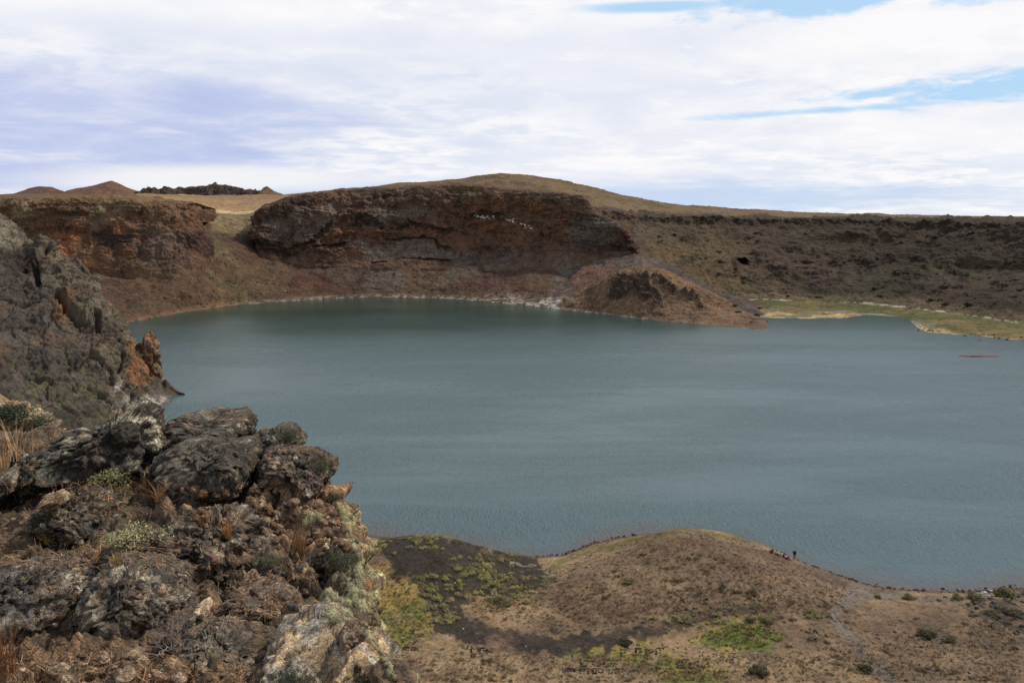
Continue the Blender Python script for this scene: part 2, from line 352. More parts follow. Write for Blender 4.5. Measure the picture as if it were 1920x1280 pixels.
    streak = fbm(P, .06, 4, .6, 90, (1, .2, .15))
    c = mixv(c, A(80, 60, 56, k), tl*ss(streak, 0, .5)*.7)
    c = mixv(c, A(92, 82, 58, k), tl*poly(pp, [(380, 430), (440, 440), (470, 530), (540, 545), (520, 556), (400, 560), (390, 500)], 14, 12)*ss(fbm(P, .08, 4, .6, 92), -.2, .4)*.75)
    c = mixv(c, A(84, 55, 48, k), tl*np.maximum(poly(pp, [(455, 440), (475, 440), (490, 485), (470, 500)], 9, 6), poly(pp, [(560, 505), (590, 483), (610, 500), (628, 545), (540, 545)], 10, 8)*ss(streak, -.5, .2))*.85)
    c = mixv(c, A(98, 88, 84, k), tl*poly(pp, [(540, 470), (1050, 470), (1110, 500), (960, 520), (700, 545), (600, 520)], 18, 14)*ss(n, -.4, .5)*.7)
    c = mixv(c, A(86, 60, 54, k), poly(pp, [(850, 545), (900, 516), (940, 508), (975, 520), (1000, 550)], 8, 6)*.8)
    sp_ = poly(pp, [(1010, 460), (1120, 480), (1070, 500), (1050, 540), (1030, 560), (1045, 500)], 8, 6)
    c = mixv(c, A(112, 106, 102, k), sp_*ss(n, -.3, .3)*.6)
    shy = np.interp(px, [s_[0] for s_ in shore], [s_[1] for s_ in shore])
    up_ = shy-py
    wt = np.interp(px, [250, 420, 520, 620, 700, 760, 850, 1000, 1120, 1200], [.5, .35, .5, .95, .5, .95, .9, 1, .9, .2])
    c = mixv(c, A(170, 164, 160, .95), .75*tl*wt*ss(-up_, -np.interp(px, [0, 600, 850, 950, 1060, 1150], [8, 9, 9, 22, 20, 12]), -1)*ss(fbm(P, .35, 4, .75, 99), -.30, .35))
    c = mixv(c, A(120, 88, 66, k), tl*ss(-px, -480, -400)*ss(-up_, -12, -3)*.7)
    # meadow, sand bars, wet mud
    md = poly(pp, [(1425, 561), (1600, 568), (1760, 583), (1945, 608), (2100, 630), (2100, 665), (1920, 640), (1800, 625), (1730, 603), (1640, 587), (1560, 584), (1470, 584), (1440, 580)], 3, 5, .05)
    c = mixv(c, mixv(np.ones(P.shape)*A(96, 98, 52, .68), A(120, 106, 66, .72), ss(fbm(P, .04, 4, .6, 101), -.2, .4)), md)
    fl = (px > 1425)*ss(-z, -2.2, -1.5)*(py > 580)*(1-md)
    c = mixv(c, A(112, 102, 84, 1.0), fl)
    c = mixv(c, A(176, 150, 108, .9), fl*np.maximum(poly(pp, [(1425, 596), (1450, 585), (1480, 582), (1500, 588), (1560, 586), (1620, 591), (1590, 599), (1500, 601), (1430, 601)], 2, 4, .06), poly(pp, [(1715, 620), (1730, 612), (1780, 620), (1920, 636), (1925, 643), (1800, 634), (1730, 628)], 2, 4, .06))*ss(fbm(P, .12, 4, .65, 103), -.25, .1))
    c = mixv(c, A(150, 148, 138, .9), poly(pp, [(1610, 590), (1640, 588), (1700, 598), (1735, 612), (1718, 620), (1690, 606), (1630, 600)], 2, 3)*.9)
    ed = np.interp(px, [b_[0] for b_ in beach], [b_[1] for b_ in beach])
    c = mixv(c, A(205, 195, 185, 1.1), (px > 1400)*ss(-np.abs(py-ed+1), -2.2, -.3)*ss(fbm(P, .14, 4, .75, 104), -.05, .3)*.6)
    c = mixv(c, A(118, 102, 80, k*.9), (px > 1380)*ss(-np.abs(py-ed+9), -10, -2)*.6)
    # land behind the rim
    bh = ss(y, 742, 790)
    c = mixv(c, A(112, 92, 66, .85), bh)
    c = mixv(c, A(88, 73, 54, .9), bh*ss(fbm(P, .03, 5, .65, 110, (1, .4, 1)), .05, .5)*.8)
    lf = bh*ss(-px, -640, -520)*ss(px, 240, 280); c = mixv(c, A(100, 78, 60, .95), bh*ss(-px, -275, -240))
    c = mixv(c, A(150, 120, 88, .92), lf); c = mixv(c, A(134, 106, 78, 1.1), lf*ss(fbm(P, .006, 4, .5, 112), 0, .4)*.6)
    c = mixv(c, A(124, 102, 76, .95), lf*ss(-py, -378, -366)*.8); c = mixv(c, A(196, 168, 128, 1.0), lf*poly(pp, [(375, 399), (480, 397), (480, 403), (385, 411)], 3, 3))
    lf2 = poly(pp, [(385, 404), (480, 402), (484, 425), (450, 440), (400, 430)], 5, 5)
    c = mixv(c, A(110, 94, 72, 1.2), lf2)
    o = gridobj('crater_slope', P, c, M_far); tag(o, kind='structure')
    global FARB; FARB = BVHTree.FromPolygons(P[::2, ::2].reshape(-1, 3).tolist(), gridF(*P[::2, ::2].shape[:2]).tolist())
make_far()

# ------------------------------------------------------------------ B, C. cliffs
def strata(P, amp, per=9.0, s=0):
    """hard and soft beds: displacement as a wavy function of height"""
    zz = P[..., 2] + fbm(P, .02, 3, .5, s)*7
    q = np.stack([P[..., 0]*.012, P[..., 1]*.012, zz/per], -1)
    return amp*(fbm(q, 1, 4, .65, s+3))
TAL = [(-500, 530, 560), (0, 520, 560), (180, 508, 560), (300, 520, 556), (350, 515, 560), (390, 480, 590), (440, 470, 628), (480, 485, 650), (540, 490, 664), (650, 495, 672), (800, 497, 676), (950, 505, 668), (1050, 500, 655), (1130, 482, 645), (1190, 470, 655)]
def cliff_disp(P, N, s, a=1.0):
    f1, f2, cid = worley(P, .11, s, (1, 1, .55)); g1, g2, _ = worley(P, .33, s+7, (1, 1, .8))
    e1, e2, _ = worley(P, .048, s+17, (1, 1, .7)); d = (np.minimum(e2-e1, .4)-.25)*6.5 + strata(P, 3.0, 9, s) + ridg(P, .04, 5, .6, s+5, (1, 1, .35))*2.4 + (f2-f1)*2.6 + (g2-g1)*1.0 + fbm(P, .25, 4, .6, s+9)*1.3
    cap = np.linspace(0, 1, P.shape[1])[None, :]; top = 1-.65*ss(cap, .74, .82); foot = .35+.65*ss(cap, .12, .34)
    return P + N*(a*d*top*foot)[..., None]
def make_left_cliff():
    data = [  # px foot, foot py, foot D, mid py, top px, top py, top D
        (-500, 560, 545, 455, -500, 372, 572), (-150, 555, 545, 455, -150, 370, 575), (0, 550, 540, 455, 0, 366, 578), (90, 545, 542, 450, 90, 364, 582), (170, 535, 545, 445, 170, 361, 585), (230, 535, 545, 445, 225, 362, 588),
        (290, 538, 540, 450, 280, 367, 592), (335, 535, 545, 450, 325, 372, 596), (362, 520, 552, 445, 352, 375, 600), (388, 500, 578, 442, 356, 381, 610), (406, 484, 596, 452, 366, 396, 620), (410, 486, 622, 462, 374, 420, 640)]
    cols = []
    for fx, fy, fD, my, tx, ty, tD in data:
        if tx < 374: fy, fD = ip(TAL, fx); fy += 6; fD -= 5
        a = PD(fx, fy, fD); t = PD(tx, ty, tD); m = a*.5+t*.5; mm = PD((fx+tx)/2+ (8 if fx > 380 else 0), my, fD*.55+tD*.45)
        lo = a*.72+mm*.28 + np.array([0, -3, 0]); 
        cols.append([a+np.array([0, 2, -9]), a, lo, mm, t*.8+mm*.2+np.array([0, -5., 2]), t, t+np.array([-4 if fx > 300 else 0, 25, 1.5]), t+np.array([-14 if fx > 300 else 0, 95, -4])])
    P0 = net(cols, 760, 210, [30, 150, 90, 80, 60, 60, 45, 30, 30, 25, 25], [8, 22, 45, 50, 22, 12, 20], bu=8, bv=6)
    N = normals(P0); N *= np.sign(-(N[..., 1:2])+1e-9)
    pp = proj(P0); P = cliff_disp(P0, N, 11, .85 - 0*pp[..., 0]); P = P - ss(P0[..., 2], 62, 74)[..., None]*np.array([0, 0, 2.8]); px, py = pp[..., 0], pp[..., 1]
    k = 1.22; n = fbm(P, .05, 5, .65, 3); v = fbm(P, .09, 4, .6, 6, (1, 1, .22))
    c = np.ones(P.shape)*A(92, 68, 52, k)
    up = ss(-py, -440, -385)
    c = mixv(c, A(116, 106, 80, k), up*ss(-px, -420, -120)*ss(v, -.05, .4)*.8)
    c = mixv(c, A(70, 50, 42, k), up*ss(v, .05, .5)*ss(fbm(P, .05, 3, .5, 40), -.1, .3)*.8)
    c = mixv(c, A(128, 72, 46, k), poly(pp, [(120, 440), (180, 410), (250, 425), (260, 470), (230, 505), (150, 500), (60, 480)], 16, 22)*ss(n, -.25, .35)*.9)
    c = mixv(c, A(116, 80, 56, k), poly(pp, [(60, 440), (150, 440), (190, 500), (120, 500), (60, 480)], 12, 12)*ss(n, -.5, .2)*.7)
    c = mixv(c, A(52, 40, 38, k), poly(pp, [(165, 440), (200, 432), (250, 440), (255, 468), (215, 460), (185, 460)], 6, 10)*.85)
    c = mixv(c, A(82, 66, 60, k), poly(pp, [(255, 420), (330, 430), (360, 470), (360, 520), (270, 515), (250, 470)], 10, 10)*.8)
    c = mixv(c, A(62, 44, 42, k), poly(pp, [(345, 445), (385, 430), (412, 478), (390, 486), (355, 470)], 7, 5)*.85)
    c = mixv(c, A(100, 80, 56, k), ss(-py, -382, -366)*.8)
    c = mixv(c, A(98, 76, 58, k), ss(py+8*n, 490, 525)*.9)
    gridobj('left_cliff', P, c, M_cliff).__setitem__('kind', 'structure')
def make_main_cliff():
    data = [ # px foot, foot py, foot D, mid px, mid py, midD, top px, top py, top D
        (492, 480, 690, 480, 430, 700, 484, 408, 716), (486, 480, 655, 474, 435, 656, 480, 400, 676), (510, 500, 648, 492, 445, 650, 498, 383, 668), (540, 500, 650, 530, 448, 654, 540, 370, 670), (600, 505, 662, 595, 450, 666, 595, 361, 682), (650, 512, 672, 650, 445, 678, 650, 354, 695),
        (740, 520, 680, 740, 440, 688, 740, 349, 704), (840, 525, 682, 840, 440, 692, 840, 343, 708), (900, 528, 680, 900, 440, 690, 900, 345, 706), (1000, 522, 670, 1000, 440, 678, 1000, 358, 694), (1060, 512, 655, 1060, 440, 662, 1060, 362, 676), (1094, 505, 648, 1098, 440, 654, 1092, 367, 668),
        (1104, 500, 645, 1110, 445, 650, 1104, 380, 664), (1110, 496, 642, 1116, 450, 648, 1112, 402, 660), (1150, 490, 636, 1152, 450, 640, 1150, 411, 650), (1180, 484, 634, 1182, 460, 638, 1176, 434, 646), (1192, 482, 640, 1192, 470, 644, 1186, 456, 652), (1188, 482, 690, 1188, 470, 690, 1180, 455, 700)]
    cols = []
    for fx, fy, fD, mx, my, mD, tx, ty, tD in data:
        if 505 < fx < 1150: fy, fD = ip(TAL, fx); fy += 7; fD -= 5; mD = max(mD, fD+5); tD = max(tD, mD+12)
        a = PD(fx, fy, fD); m = PD(mx, my, mD); t = PD(tx, ty, tD)
        cols.append([a+np.array([0, 3, -10]), a, a*.5+m*.5+np.array([0, 2, 0]), m, m*.35+t*.65+np.array([0, -3.5, 0]), t, t+np.array([0, 18, 2.0 if 500 < tx < 1090 else -1]), t+np.array([0, 90, -14])])
    w = [max(14, abs(b[6]-a[6])) for a, b in zip(data[:-1], data[1:])]
    P0 = net(cols, 1150, 240, w, [8, 30, 32, 50, 28, 10, 18], bu=5, bv=6)
    N = normals(P0); N *= np.sign(-(N[..., 1:2])+1e-9)
    pp = proj(P0); P = cliff_disp(P0, N, 31, 1.0); P = P - ss(P0[..., 2], 70, 84)[..., None]*np.array([0, 0, 1.6]); px, py = pp[..., 0], pp[..., 1]
    alc = np.exp(-((px-900)/170)**2-((py-430)/55)**2); P = P + alc[..., None]*np.array([0, 8, 0])
    # overhanging ledges over the black beds
    def bed(pts, w, amt): 
        b = line(pp, pts, w, 5, .04); return b
    brk = ss(fbm(P0, .05, 4, .6, 66), -.45, .15)
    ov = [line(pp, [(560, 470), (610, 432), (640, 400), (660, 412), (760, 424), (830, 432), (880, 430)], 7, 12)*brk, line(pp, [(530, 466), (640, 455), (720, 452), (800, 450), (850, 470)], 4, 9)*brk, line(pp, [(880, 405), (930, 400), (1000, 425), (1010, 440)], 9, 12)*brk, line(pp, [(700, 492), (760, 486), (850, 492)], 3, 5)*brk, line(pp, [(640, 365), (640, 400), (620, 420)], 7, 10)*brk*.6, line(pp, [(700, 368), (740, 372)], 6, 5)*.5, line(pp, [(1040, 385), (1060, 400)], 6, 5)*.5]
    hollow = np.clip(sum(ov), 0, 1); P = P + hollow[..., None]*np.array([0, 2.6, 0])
    k = 1.2; n = fbm(P, .05, 5, .65, 3); v = fbm(P, .07, 5, .6, 6, (1, 1, 2.2))
    c = np.ones(P.shape)*A(88, 66, 54, k)
    def pt(col, pts, soft=10, warp=12, st=.9, m=1): 
        nonlocal c; c = mixv(c, A(*col, k), poly(pp, pts, soft, warp)*st*m)
    pt((98, 86, 82), [(500, 410), (560, 395), (640, 380), (620, 420), (560, 455), (500, 450)], 10, 10, .85, ss(n, -.6, .2))
    pt((98, 86, 80), [(655, 375), (760, 385), (835, 395), (820, 425), (700, 420), (660, 405)], 9, 9, .85, ss(n, -.6, .2))
    pt((98, 68, 50), [(600, 425), (700, 432), (840, 400), (870, 380), (1000, 375), (1090, 395), (1080, 455), (960, 465), (860, 450), (700, 450), (600, 445)], 14, 20, .85, ss(v, -.35, .3))
    pt((98, 64, 52), [(560, 445), (700, 440), (860, 450), (900, 500), (700, 505), (620, 470)], 12, 16, .5, ss(v, -.2, .4))
    pt((96, 84, 78), [(660, 455), (790, 455), (850, 468), (860, 485), (700, 488)], 6, 8, .85)
    pt((60, 50, 44), [(480, 395), (560, 365), (740, 345), (1090, 362), (1100, 385), (900, 362), (740, 372), (640, 375), (520, 400), (480, 430)], 7, 10, .75, ss(n, -.4, .2))
    pt((104, 94, 74), [(560, 372), (740, 350), (1000, 360), (1090, 368), (900, 372), (700, 372)], 5, 8, .55, ss(fbm(P, .12, 4, .7, 17), 0, .4))
    pt((94, 84, 82), [(850, 480), (1060, 470), (1100, 500), (1000, 530), (840, 520)], 12, 12, .8, ss(n, -.5, .3))
    pt((34, 30, 31), [(480, 440), (545, 450), (560, 480), (520, 486), (485, 470)], 6, 9, .8, ss(n, -.4, .2))
    pt((78, 70, 66), [(1090, 400), (1150, 410), (1190, 460), (1150, 482), (1080, 470), (1060, 430)], 8, 9, .85)
    pt((62, 42, 40), [(1150, 425), (1188, 445), (1192, 470), (1130, 485), (1120, 470), (1160, 450)], 6, 7, .8)
    pt((110, 98, 84), [(1070, 395), (1100, 395), (1105, 440), (1085, 455), (1060, 430)], 6, 7, .6, ss(n, -.3, .3))
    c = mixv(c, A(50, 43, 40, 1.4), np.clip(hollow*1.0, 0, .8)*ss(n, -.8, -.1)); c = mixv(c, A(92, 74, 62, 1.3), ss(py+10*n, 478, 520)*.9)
    wh = np.maximum(line(pp, [(893, 405), (925, 408)], 6), np.maximum(line(pp, [(945, 408), (965, 415)], 5), line(pp, [(975, 422), (1000, 430)], 5)))
    f1, f2, cid = worley(P, .45, 88); c = mixv(c, A(200, 192, 188, 1.3), wh*(f1 < .45)*(cid > .35))
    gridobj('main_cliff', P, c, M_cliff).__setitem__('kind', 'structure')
make_left_cliff(); make_main_cliff()

# ------------------------------------------------------------------ D. ridge of cinders and brown mound running out as a spit
def make_spit():
    # back ridge of dark cinders
    sh = [(1000, 574), (1080, 583), (1150, 592), (1220, 600), (1300, 606), (1380, 612), (1436, 612)]
    cr = [(1110, 487, 640), (1150, 478, 640), (1192, 478, 638), (1250, 505, 615), (1310, 535, 590), (1375, 562, 560), (1432, 588, 520)]
    cols = []
    for (a, b), (x, y, D) in zip(sh, cr):
        s = PZ(a, b); t = PD(x, y, D)
        cols.append([s+np.array([0, -6, -3]), s, s*.5+t*.5+np.array([0, 0, -2.]), t, t+np.array([14, 12, -4]), t+np.array([55, 30, -26])])
    P = net(cols, 420, 160, None, [4, 50, 50, 10, 14], 10, 5); N = normals(P); N *= np.sign(N[..., 2:3]+1e-9)
    d = fbm(P, .03, 5, .6, 1)*2 + ridg(P, .09, 4, .6, 4, (1, .5, .5))*1.0 + fbm(P, .3, 3, .6, 9)*.5
    P1 = P+N*(d*ss(P[..., 2], -1, 5))[..., None]; pp = proj(P)
    k = 1.3; c = np.ones(P.shape)*A(84, 70, 66, k)
    st = fbm(P, .06, 4, .6, 22, (1, .3, .3))
    c = mixv(c, A(70, 62, 62, k), ss(st, -.2, .3)*.8); c = mixv(c, A(94, 66, 56, k), ss(st, .1, .6)*.8)
    c = mixv(c, A(58, 52, 52, k), poly(pp, [(1190, 470), (1260, 500), (1435, 580), (1440, 600), (1340, 580), (1260, 530)], 12, 14)*.7)
    c = mixv(c, A(170, 164, 160, 1.0), ss(pp[..., 1]-np.interp(pp[..., 0], [1000, 1120, 1160], [555, 568, 588]), -6, 8)*ss(-pp[..., 0], -1170, -1110)*ss(fbm(P, .35, 4, .75, 99), -.3, .35)*.9)
    gridobj('cinder_ridge', P1, c, M_cliff).__setitem__('kind', 'structure')
    # front brown mound
    data = [  # shore, shoulder, crest
        ((1030, 577), (1035, 572, 566), (1040, 568, 585)), ((1085, 583.5), (1090, 565, 548), (1090, 548, 570)), ((1130, 589), (1132, 560, 535), (1135, 520, 552)), ((1170, 594), (1170, 560, 522), (1172, 504, 545)),
        ((1205, 598), (1205, 560, 512), (1207, 500, 540)), ((1245, 602), (1245, 565, 505), (1250, 508, 534)), ((1290, 606), (1290, 573, 498), (1298, 530, 526)), ((1340, 611), (1345, 586, 488), (1350, 557, 515)),
        ((1390, 615), (1392, 600, 475), (1398, 583, 500)), ((1425, 619), (1424, 609, 464), (1428, 598, 486)), ((1438, 616), (1436, 609, 466), (1434, 603, 480)), ((1440, 607), (1440, 605, 482), (1440, 604, 486))]
    cols = []
    for (a, b), m, t in data:
        s = PZ(a, b); m = PD(*m); t = PD(*t)
        cols.append([s+np.array([0, -8, -3]), s, m, t*.8+m*.2+np.array([0, 0, 1.]), t, t+np.array([3, 14, -2]), t+np.array([8, 38, -20])])
    P = net(cols, 620, 170, None, [4, 32, 45, 12, 12, 12], 12, 5); N = normals(P); N *= np.sign(N[..., 2:3]+1e-9); pp = proj(P)
    crag = np.clip(poly(pp, [(1135, 530), (1165, 510), (1215, 515), (1240, 545), (1245, 568), (1200, 560), (1180, 545), (1150, 560), (1140, 548)], 6, 10) + line(pp, [(1230, 520), (1260, 545), (1300, 562), (1315, 575)], 9, 8) + poly(pp, [(1140, 540), (1160, 535), (1160, 555), (1142, 560)], 4, 6), 0, 1)
    f1, f2, _ = worley(P, .22, 5)
    d = fbm(P, .04, 5, .6, 1)*1.6 + fbm(P, .3, 4, .6, 9)*.6 + crag*((f2-f1)*5-.5+ridg(P, .1, 4, .6, 71)*2.5)
    P1 = P+N*(d*ss(P[..., 2], -.5, 4))[..., None]
    k = 1.25; c = np.ones(P.shape)*A(98, 78, 62, k); n = fbm(P, .06, 5, .6, 5)
    c = mixv(c, A(110, 84, 61, k), poly(pp, [(1090, 560), (1150, 510), (1205, 498), (1270, 515), (1350, 555), (1395, 590), (1330, 590), (1260, 530), (1180, 515), (1110, 560)], 9, 8)*ss(n, -.5, .3)*.9)
    c = mixv(c, A(66, 54, 48, k), crag*.85)
    c = mixv(c, A(82, 62, 56, k), ss(n, .1, .5)*.5)
    c = mixv(c, A(168, 160, 155, 1.3), ss(P[..., 2]*-1, -1.8, -.2)*ss(fbm(P, .4, 4, .75, 99), -.05, .5)*.6*ss(-pp[..., 0], -1420, -1050))
    gridobj('spit_mound', P1, c, M_cliff).__setitem__('kind', 'structure')
make_spit()

# ------------------------------------------------------------------ E. far hills beyond the left rim
def hill(name, sil, D, dep, colr, s, rough=.0, spots=None):
    sil = np.array(sil, float); n = len(sil); cols = []
    w = (sil[-1, 0]-sil[0, 0])*D/FPX
    for px, py in sil:
        t = PD(px, py, D); b = 62.0
        f = max(t[2]-b, 0)
        cols.append([np.array([t[0], D-dep-20, b-12]), np.array([t[0], D-dep*.7, b-2+f*.15]), np.array([t[0], D-dep*.3, b+f*.65]), t, np.array([t[0]*1.05, D+dep*.5, b+f*.5]), np.array([t[0]*1.1, D+dep, b-12])])
    P = net(cols, 260, 90, np.maximum(np.diff(sil[:, 0]), .5), [1, 2, 2, 1, 1], 3, 4)
    N = normals(P); N *= np.sign(N[..., 2:3]+1e-9)
    d = fbm(P, 6/w, 5, .6, s)*w*.008 + rough*(ridg(P, 14/w, 5, .65, s+2))*w*.03
    P = P+N*d[..., None]; pp = proj(P); c = np.ones(P.shape)*A(*colr, 1.15)
    c = mixv(c, A(*colr, .75), ss(fbm(P, 8/w, 5, .6, s+4), .0, .5)*.7)
    if spots: c = mixv(c, A(*spots, 1.1), ss(fbm(P, 5/w, 5, .6, s+6), .05, .4)*.8)
    gridobj(name, P, c, M_far).__setitem__('kind', 'structure')
hill('far_hill_round', [(10, 366), (35, 360), (55, 352), (75, 348), (98, 349), (118, 356), (140, 364)], 2600, 260, (92, 66, 62), 1, 0)
hill('far_hill_peaked', [(110, 365), (130, 355), (160, 350), (190, 342), (210, 338), (222, 343), (240, 351), (262, 358), (300, 361), (350, 364), (400, 368)], 2300, 260, (98, 72, 60), 5, 0, (82, 60, 54))
hill('lava_ridge', [(258, 366), (266, 356), (290, 355), (308, 356), (312, 353), (335, 351), (362, 352), (375, 349), (398, 345), (420, 349), (445, 353), (470, 356), (492, 359), (510, 362), (535, 365), (560, 370)], 2000, 120, (68, 58, 56), 9, 1.0)
hill('far_hill_pointed', [(478, 370), (488, 358), (495, 350), (502, 348), (514, 357), (532, 364), (552, 370)], 1900, 130, (104, 84, 62), 13, .3)
hill('tan_hill', [(250, 374), (290, 369), (340, 364), (390, 368), (420, 366), (450, 368), (480, 372), (510, 378)], 1750, 240, (146, 118, 84), 17, 0)

# ------------------------------------------------------------------ G. dark ridge on the left
def make_left_ridge():
    data = [  # foot px,py(z=0) ; crest px,py,D
        ((-500, 980), (-500, 300, 330)), ((-200, 930), (-200, 350, 330)), ((-80, 900), (-80, 375, 328)), ((0, 882), (0, 404, 324)), ((35, 872), (32, 430, 320)), ((60, 865), (46, 454, 316)), ((95, 856), (84, 454, 313)), ((115, 850), (100, 472, 310)),
        ((150, 838), (140, 500, 305)), ((185, 826), (178, 530, 301)), ((215, 816), (205, 562, 298)), ((240, 806), (232, 600, 295)), ((262, 795), (254, 632, 292)), ((280, 782), (268, 660, 291)), ((298, 762), (286, 690, 290)), ((322, 752), (304, 712, 289)), ((344, 743), (334, 734, 287)), ((350, 740), (345, 739, 286))]
    cols = []
    for (a, b), t in data:
        s = PZ(a, b); t = PD(*t)
        m1 = s*.62+t*.38+np.array([0, 0, -1.5]); m2 = s*.25+t*.75+np.array([0, -2, 1.])
        cols.append([s+np.array([4, -8, -3]), s, m1, m2, t, t+np.array([-1, 9, -3]), t+np.array([-10, 45, -45])])
    P0 = net(cols, 620, 430, [40, 60, 50, 36, 26, 20, 36, 26, 38, 36, 32, 30, 30, 20, 20, 20, 22, 8], [4, 110, 110, 80, 14, 26], 6, 6)
    pp = proj(P0); px, py = pp[..., 0], pp[..., 1]
    N = normals(P0); N *= np.sign(-(N[..., 1:2])+1e-9); hz = ss(P0[..., 2], .5, 6)
    Wq = P0+np.stack([fbm(P0, .12, 4, .6, 71), fbm(P0, .12, 4, .6, 72), fbm(P0, .12, 4, .6, 73)], -1)*3.5; f1, f2, cid = worley(Wq, .12, 5, (1, 1, .5)); g1, g2, _ = worley(P0, .55, 9); 
    wall = ss(px-np.interp(py, [430, 600, 780], [40, 120, 190]), -20, 30)
    d = fbm(P0, .035, 5, .55, 2)*2.6 + ridg(P0, .10, 5, .62, 4)*1.5 + (np.minimum(f2-f1, .12)-.12)*6 + (np.minimum(f2-f1, .5)-.2)*.8 + (cid-.5)*2.6*(.5+.5*wall) + (np.minimum(g2-g1, .4)-.2)*.8 + fbm(P0, .7, 3, .55, 8)*.22
    d += wall*ridg(P0, .12, 5, .6, 15, (1, 1, .2))*2.4 + (worley(P0, .3, 21, (1, 1, .5))[1]-worley(P0, .3, 21, (1, 1, .5))[0])*1.6*wall + ridg(P0, .3, 4, .55, 25)*.35
    crack = np.clip(line(pp, [(215, 650), (218, 700), (222, 745)], 5, 4) + line(pp, [(95, 470), (60, 490), (40, 500)], 9, 8) + line(pp, [(62, 500), (70, 530)], 8, 5) + line(pp, [(110, 560), (125, 590), (150, 610)], 8, 6)+line(pp, [(172, 600), (182, 640)], 5, 4), 0, 1)
    P = P0+N*((d-5*crack)*hz)[..., None]
    k = .98; n = fbm(P, .12, 5, .65, 3)
    c = np.ones(P.shape)*A(82, 74, 70, k)
    c = mixv(c, A(108, 98, 84, k), wall*ss(n, -.5, .4)*.8); c = mixv(c, A(66, 60, 58, k), (1-wall)*ss(cid, .4, .6)*.7)  # right face painted lighter as the sunlit side of the ridge
    c = mixv(c, A(112, 84, 66, k), ss(fbm(P, .09, 4, .6, 33), .35, .7)*.4)
    c = mixv(c, A(92, 88, 66, k), poly(pp, [(0, 640), (160, 680), (230, 760), (230, 800), (0, 800)], 30, 20)*ss(fbm(P, .2, 4, .6, 35), 0, .4)*.6)
    c = mixv(c, A(134, 96, 66, k), poly(pp, [(100, 560), (130, 570), (125, 610), (105, 600)], 8, 8)*.6)
    c = mixv(c, A(128, 120, 106, k), poly(pp, [(-20, 400), (20, 420), (48, 452), (30, 470), (-20, 440)], 6, 5)*.7)
    c = mixv(c, A(56, 46, 46, k), poly(pp, [(5, 465), (60, 470), (90, 500), (60, 520), (10, 515)], 8, 10)*.7)
    c = mixv(c, A(140, 92, 62, 1.1), poly(pp, [(222, 640), (262, 640), (300, 700), (250, 735), (225, 700)], 10, 12)*ss(n, -.4, .2)*.75)
    c = mixv(c, A(172, 166, 164, 1.05), np.clip(poly(pp, [(205, 770), (260, 745), (290, 738), (320, 745), (290, 775)], 6, 6)*.8 + poly(pp, [(205, 735), (218, 730), (220, 750), (206, 752)], 4, 4), 0, 1)*ss(fbm(P, .8, 4, .75, 99), -.4, .3))
    o = gridobj('left_ridge', P, c, M_ridge); o['kind'] = 'structure'
make_left_ridge()

# ------------------------------------------------------------------ H. foreshore with two mounds
_sp = [(480, 930), (600, 960), (645, 978), (668, 1000)]
_sv = [(1004, 1044), (1052, 1041), (1121, 1015), (1207, 999.5)]
_se = [(1415, 1017), (1452, 1034), (1500, 1054), (1555, 1073), (1604, 1089), (1655, 1101), (1724, 1106), (1793, 1108), (1913, 1101), (2100, 1085), (2500, 1030)]
SH = [PZ(*p)[:2] for p in _sp] + [PD(820, 1000, 151.5)[:2], PD(930, 1000, 147)[:2]] + [PZ(*p)[:2] for p in _sv] + [PD(1300, 990, 156)[:2]] + [PZ(*p)[:2] for p in _se]
SH = np.array(sorted([tuple(p) for p in SH]))
make_water()
def ghz(x, y):
    """height of the foreshore above the lake"""
    x = np.asarray(x, float); y = np.asarray(y, float)
    d = np.interp(x, SH[:, 0], SH[:, 1]) - y
    b = np.where(d > 0, 1.9*(1-np.exp(-d*.075)) + .012*d, d*.22)
    def g(px, py, D, amp, sx1, sx2, sn, sf):
        c = PD(px, py, D); dx = x-c[0]; dy = y-c[1]
        return amp*np.exp(-(dx/np.where(dx < 0, sx1, sx2))**2-(dy/np.where(dy < 0, sn, sf))**2)
    m = g(812, 1000, 137, 5.1, 17, 12.5, 15, 8.2) + g(1300, 990, 139, 5.4, 14, 13.5, 17, 9.0) + g(1120, 1110, 124, 2.2, 10, 13, 9, 9) + g(1450, 1100, 126, 1.2, 10, 12, 9, 9) + g(1900, 1160, 118, 1.6, 9, 14, 7, 7)
    m = m*ss(d, -1.5, 5)
    P = np.stack([x, y, 0*x], -1)
    r = fbm(P, .16, 5, .55, 3)*.35*ss(d, 0, 4)
    near = np.maximum(98-y, 0)*.55
    wall = ss(-x, 32, 60)*np.maximum(-x-32, 0)*.9*ss(-y, -150, -110)
    return b + m + r + near + wall
def pick(px, py):
    d = ray(px, py); ys = np.linspace(60, 175, 900); t = ys/d[1]
    z = CAMZ+d[2]*t; h = ghz(d[0]*t, ys); k = np.argmax(z <= h)
    if k > 0:
        f = (z[k-1]-h[k-1])/((z[k-1]-h[k-1])-(z[k]-h[k])+1e-9); yy = ys[k-1]+(ys[k]-ys[k-1])*f
    else: yy = ys[k]
    x = d[0]*yy/d[1]; return Vector((x, yy, float(ghz(x, yy))))
CINDER = [(690, 1012), (760, 1004), (820, 998), (880, 1010), (930, 1026), (990, 1042), (1040, 1080), (1000, 1110), (930, 1130), (850, 1130), (880, 1170), (960, 1200), (1060, 1180), (1170, 1180), (1240, 1190), (1130, 1215), (1050, 1232), (990, 1222), (930, 1195), (860, 1200), (815, 1170), (770, 1110), (735, 1060)]
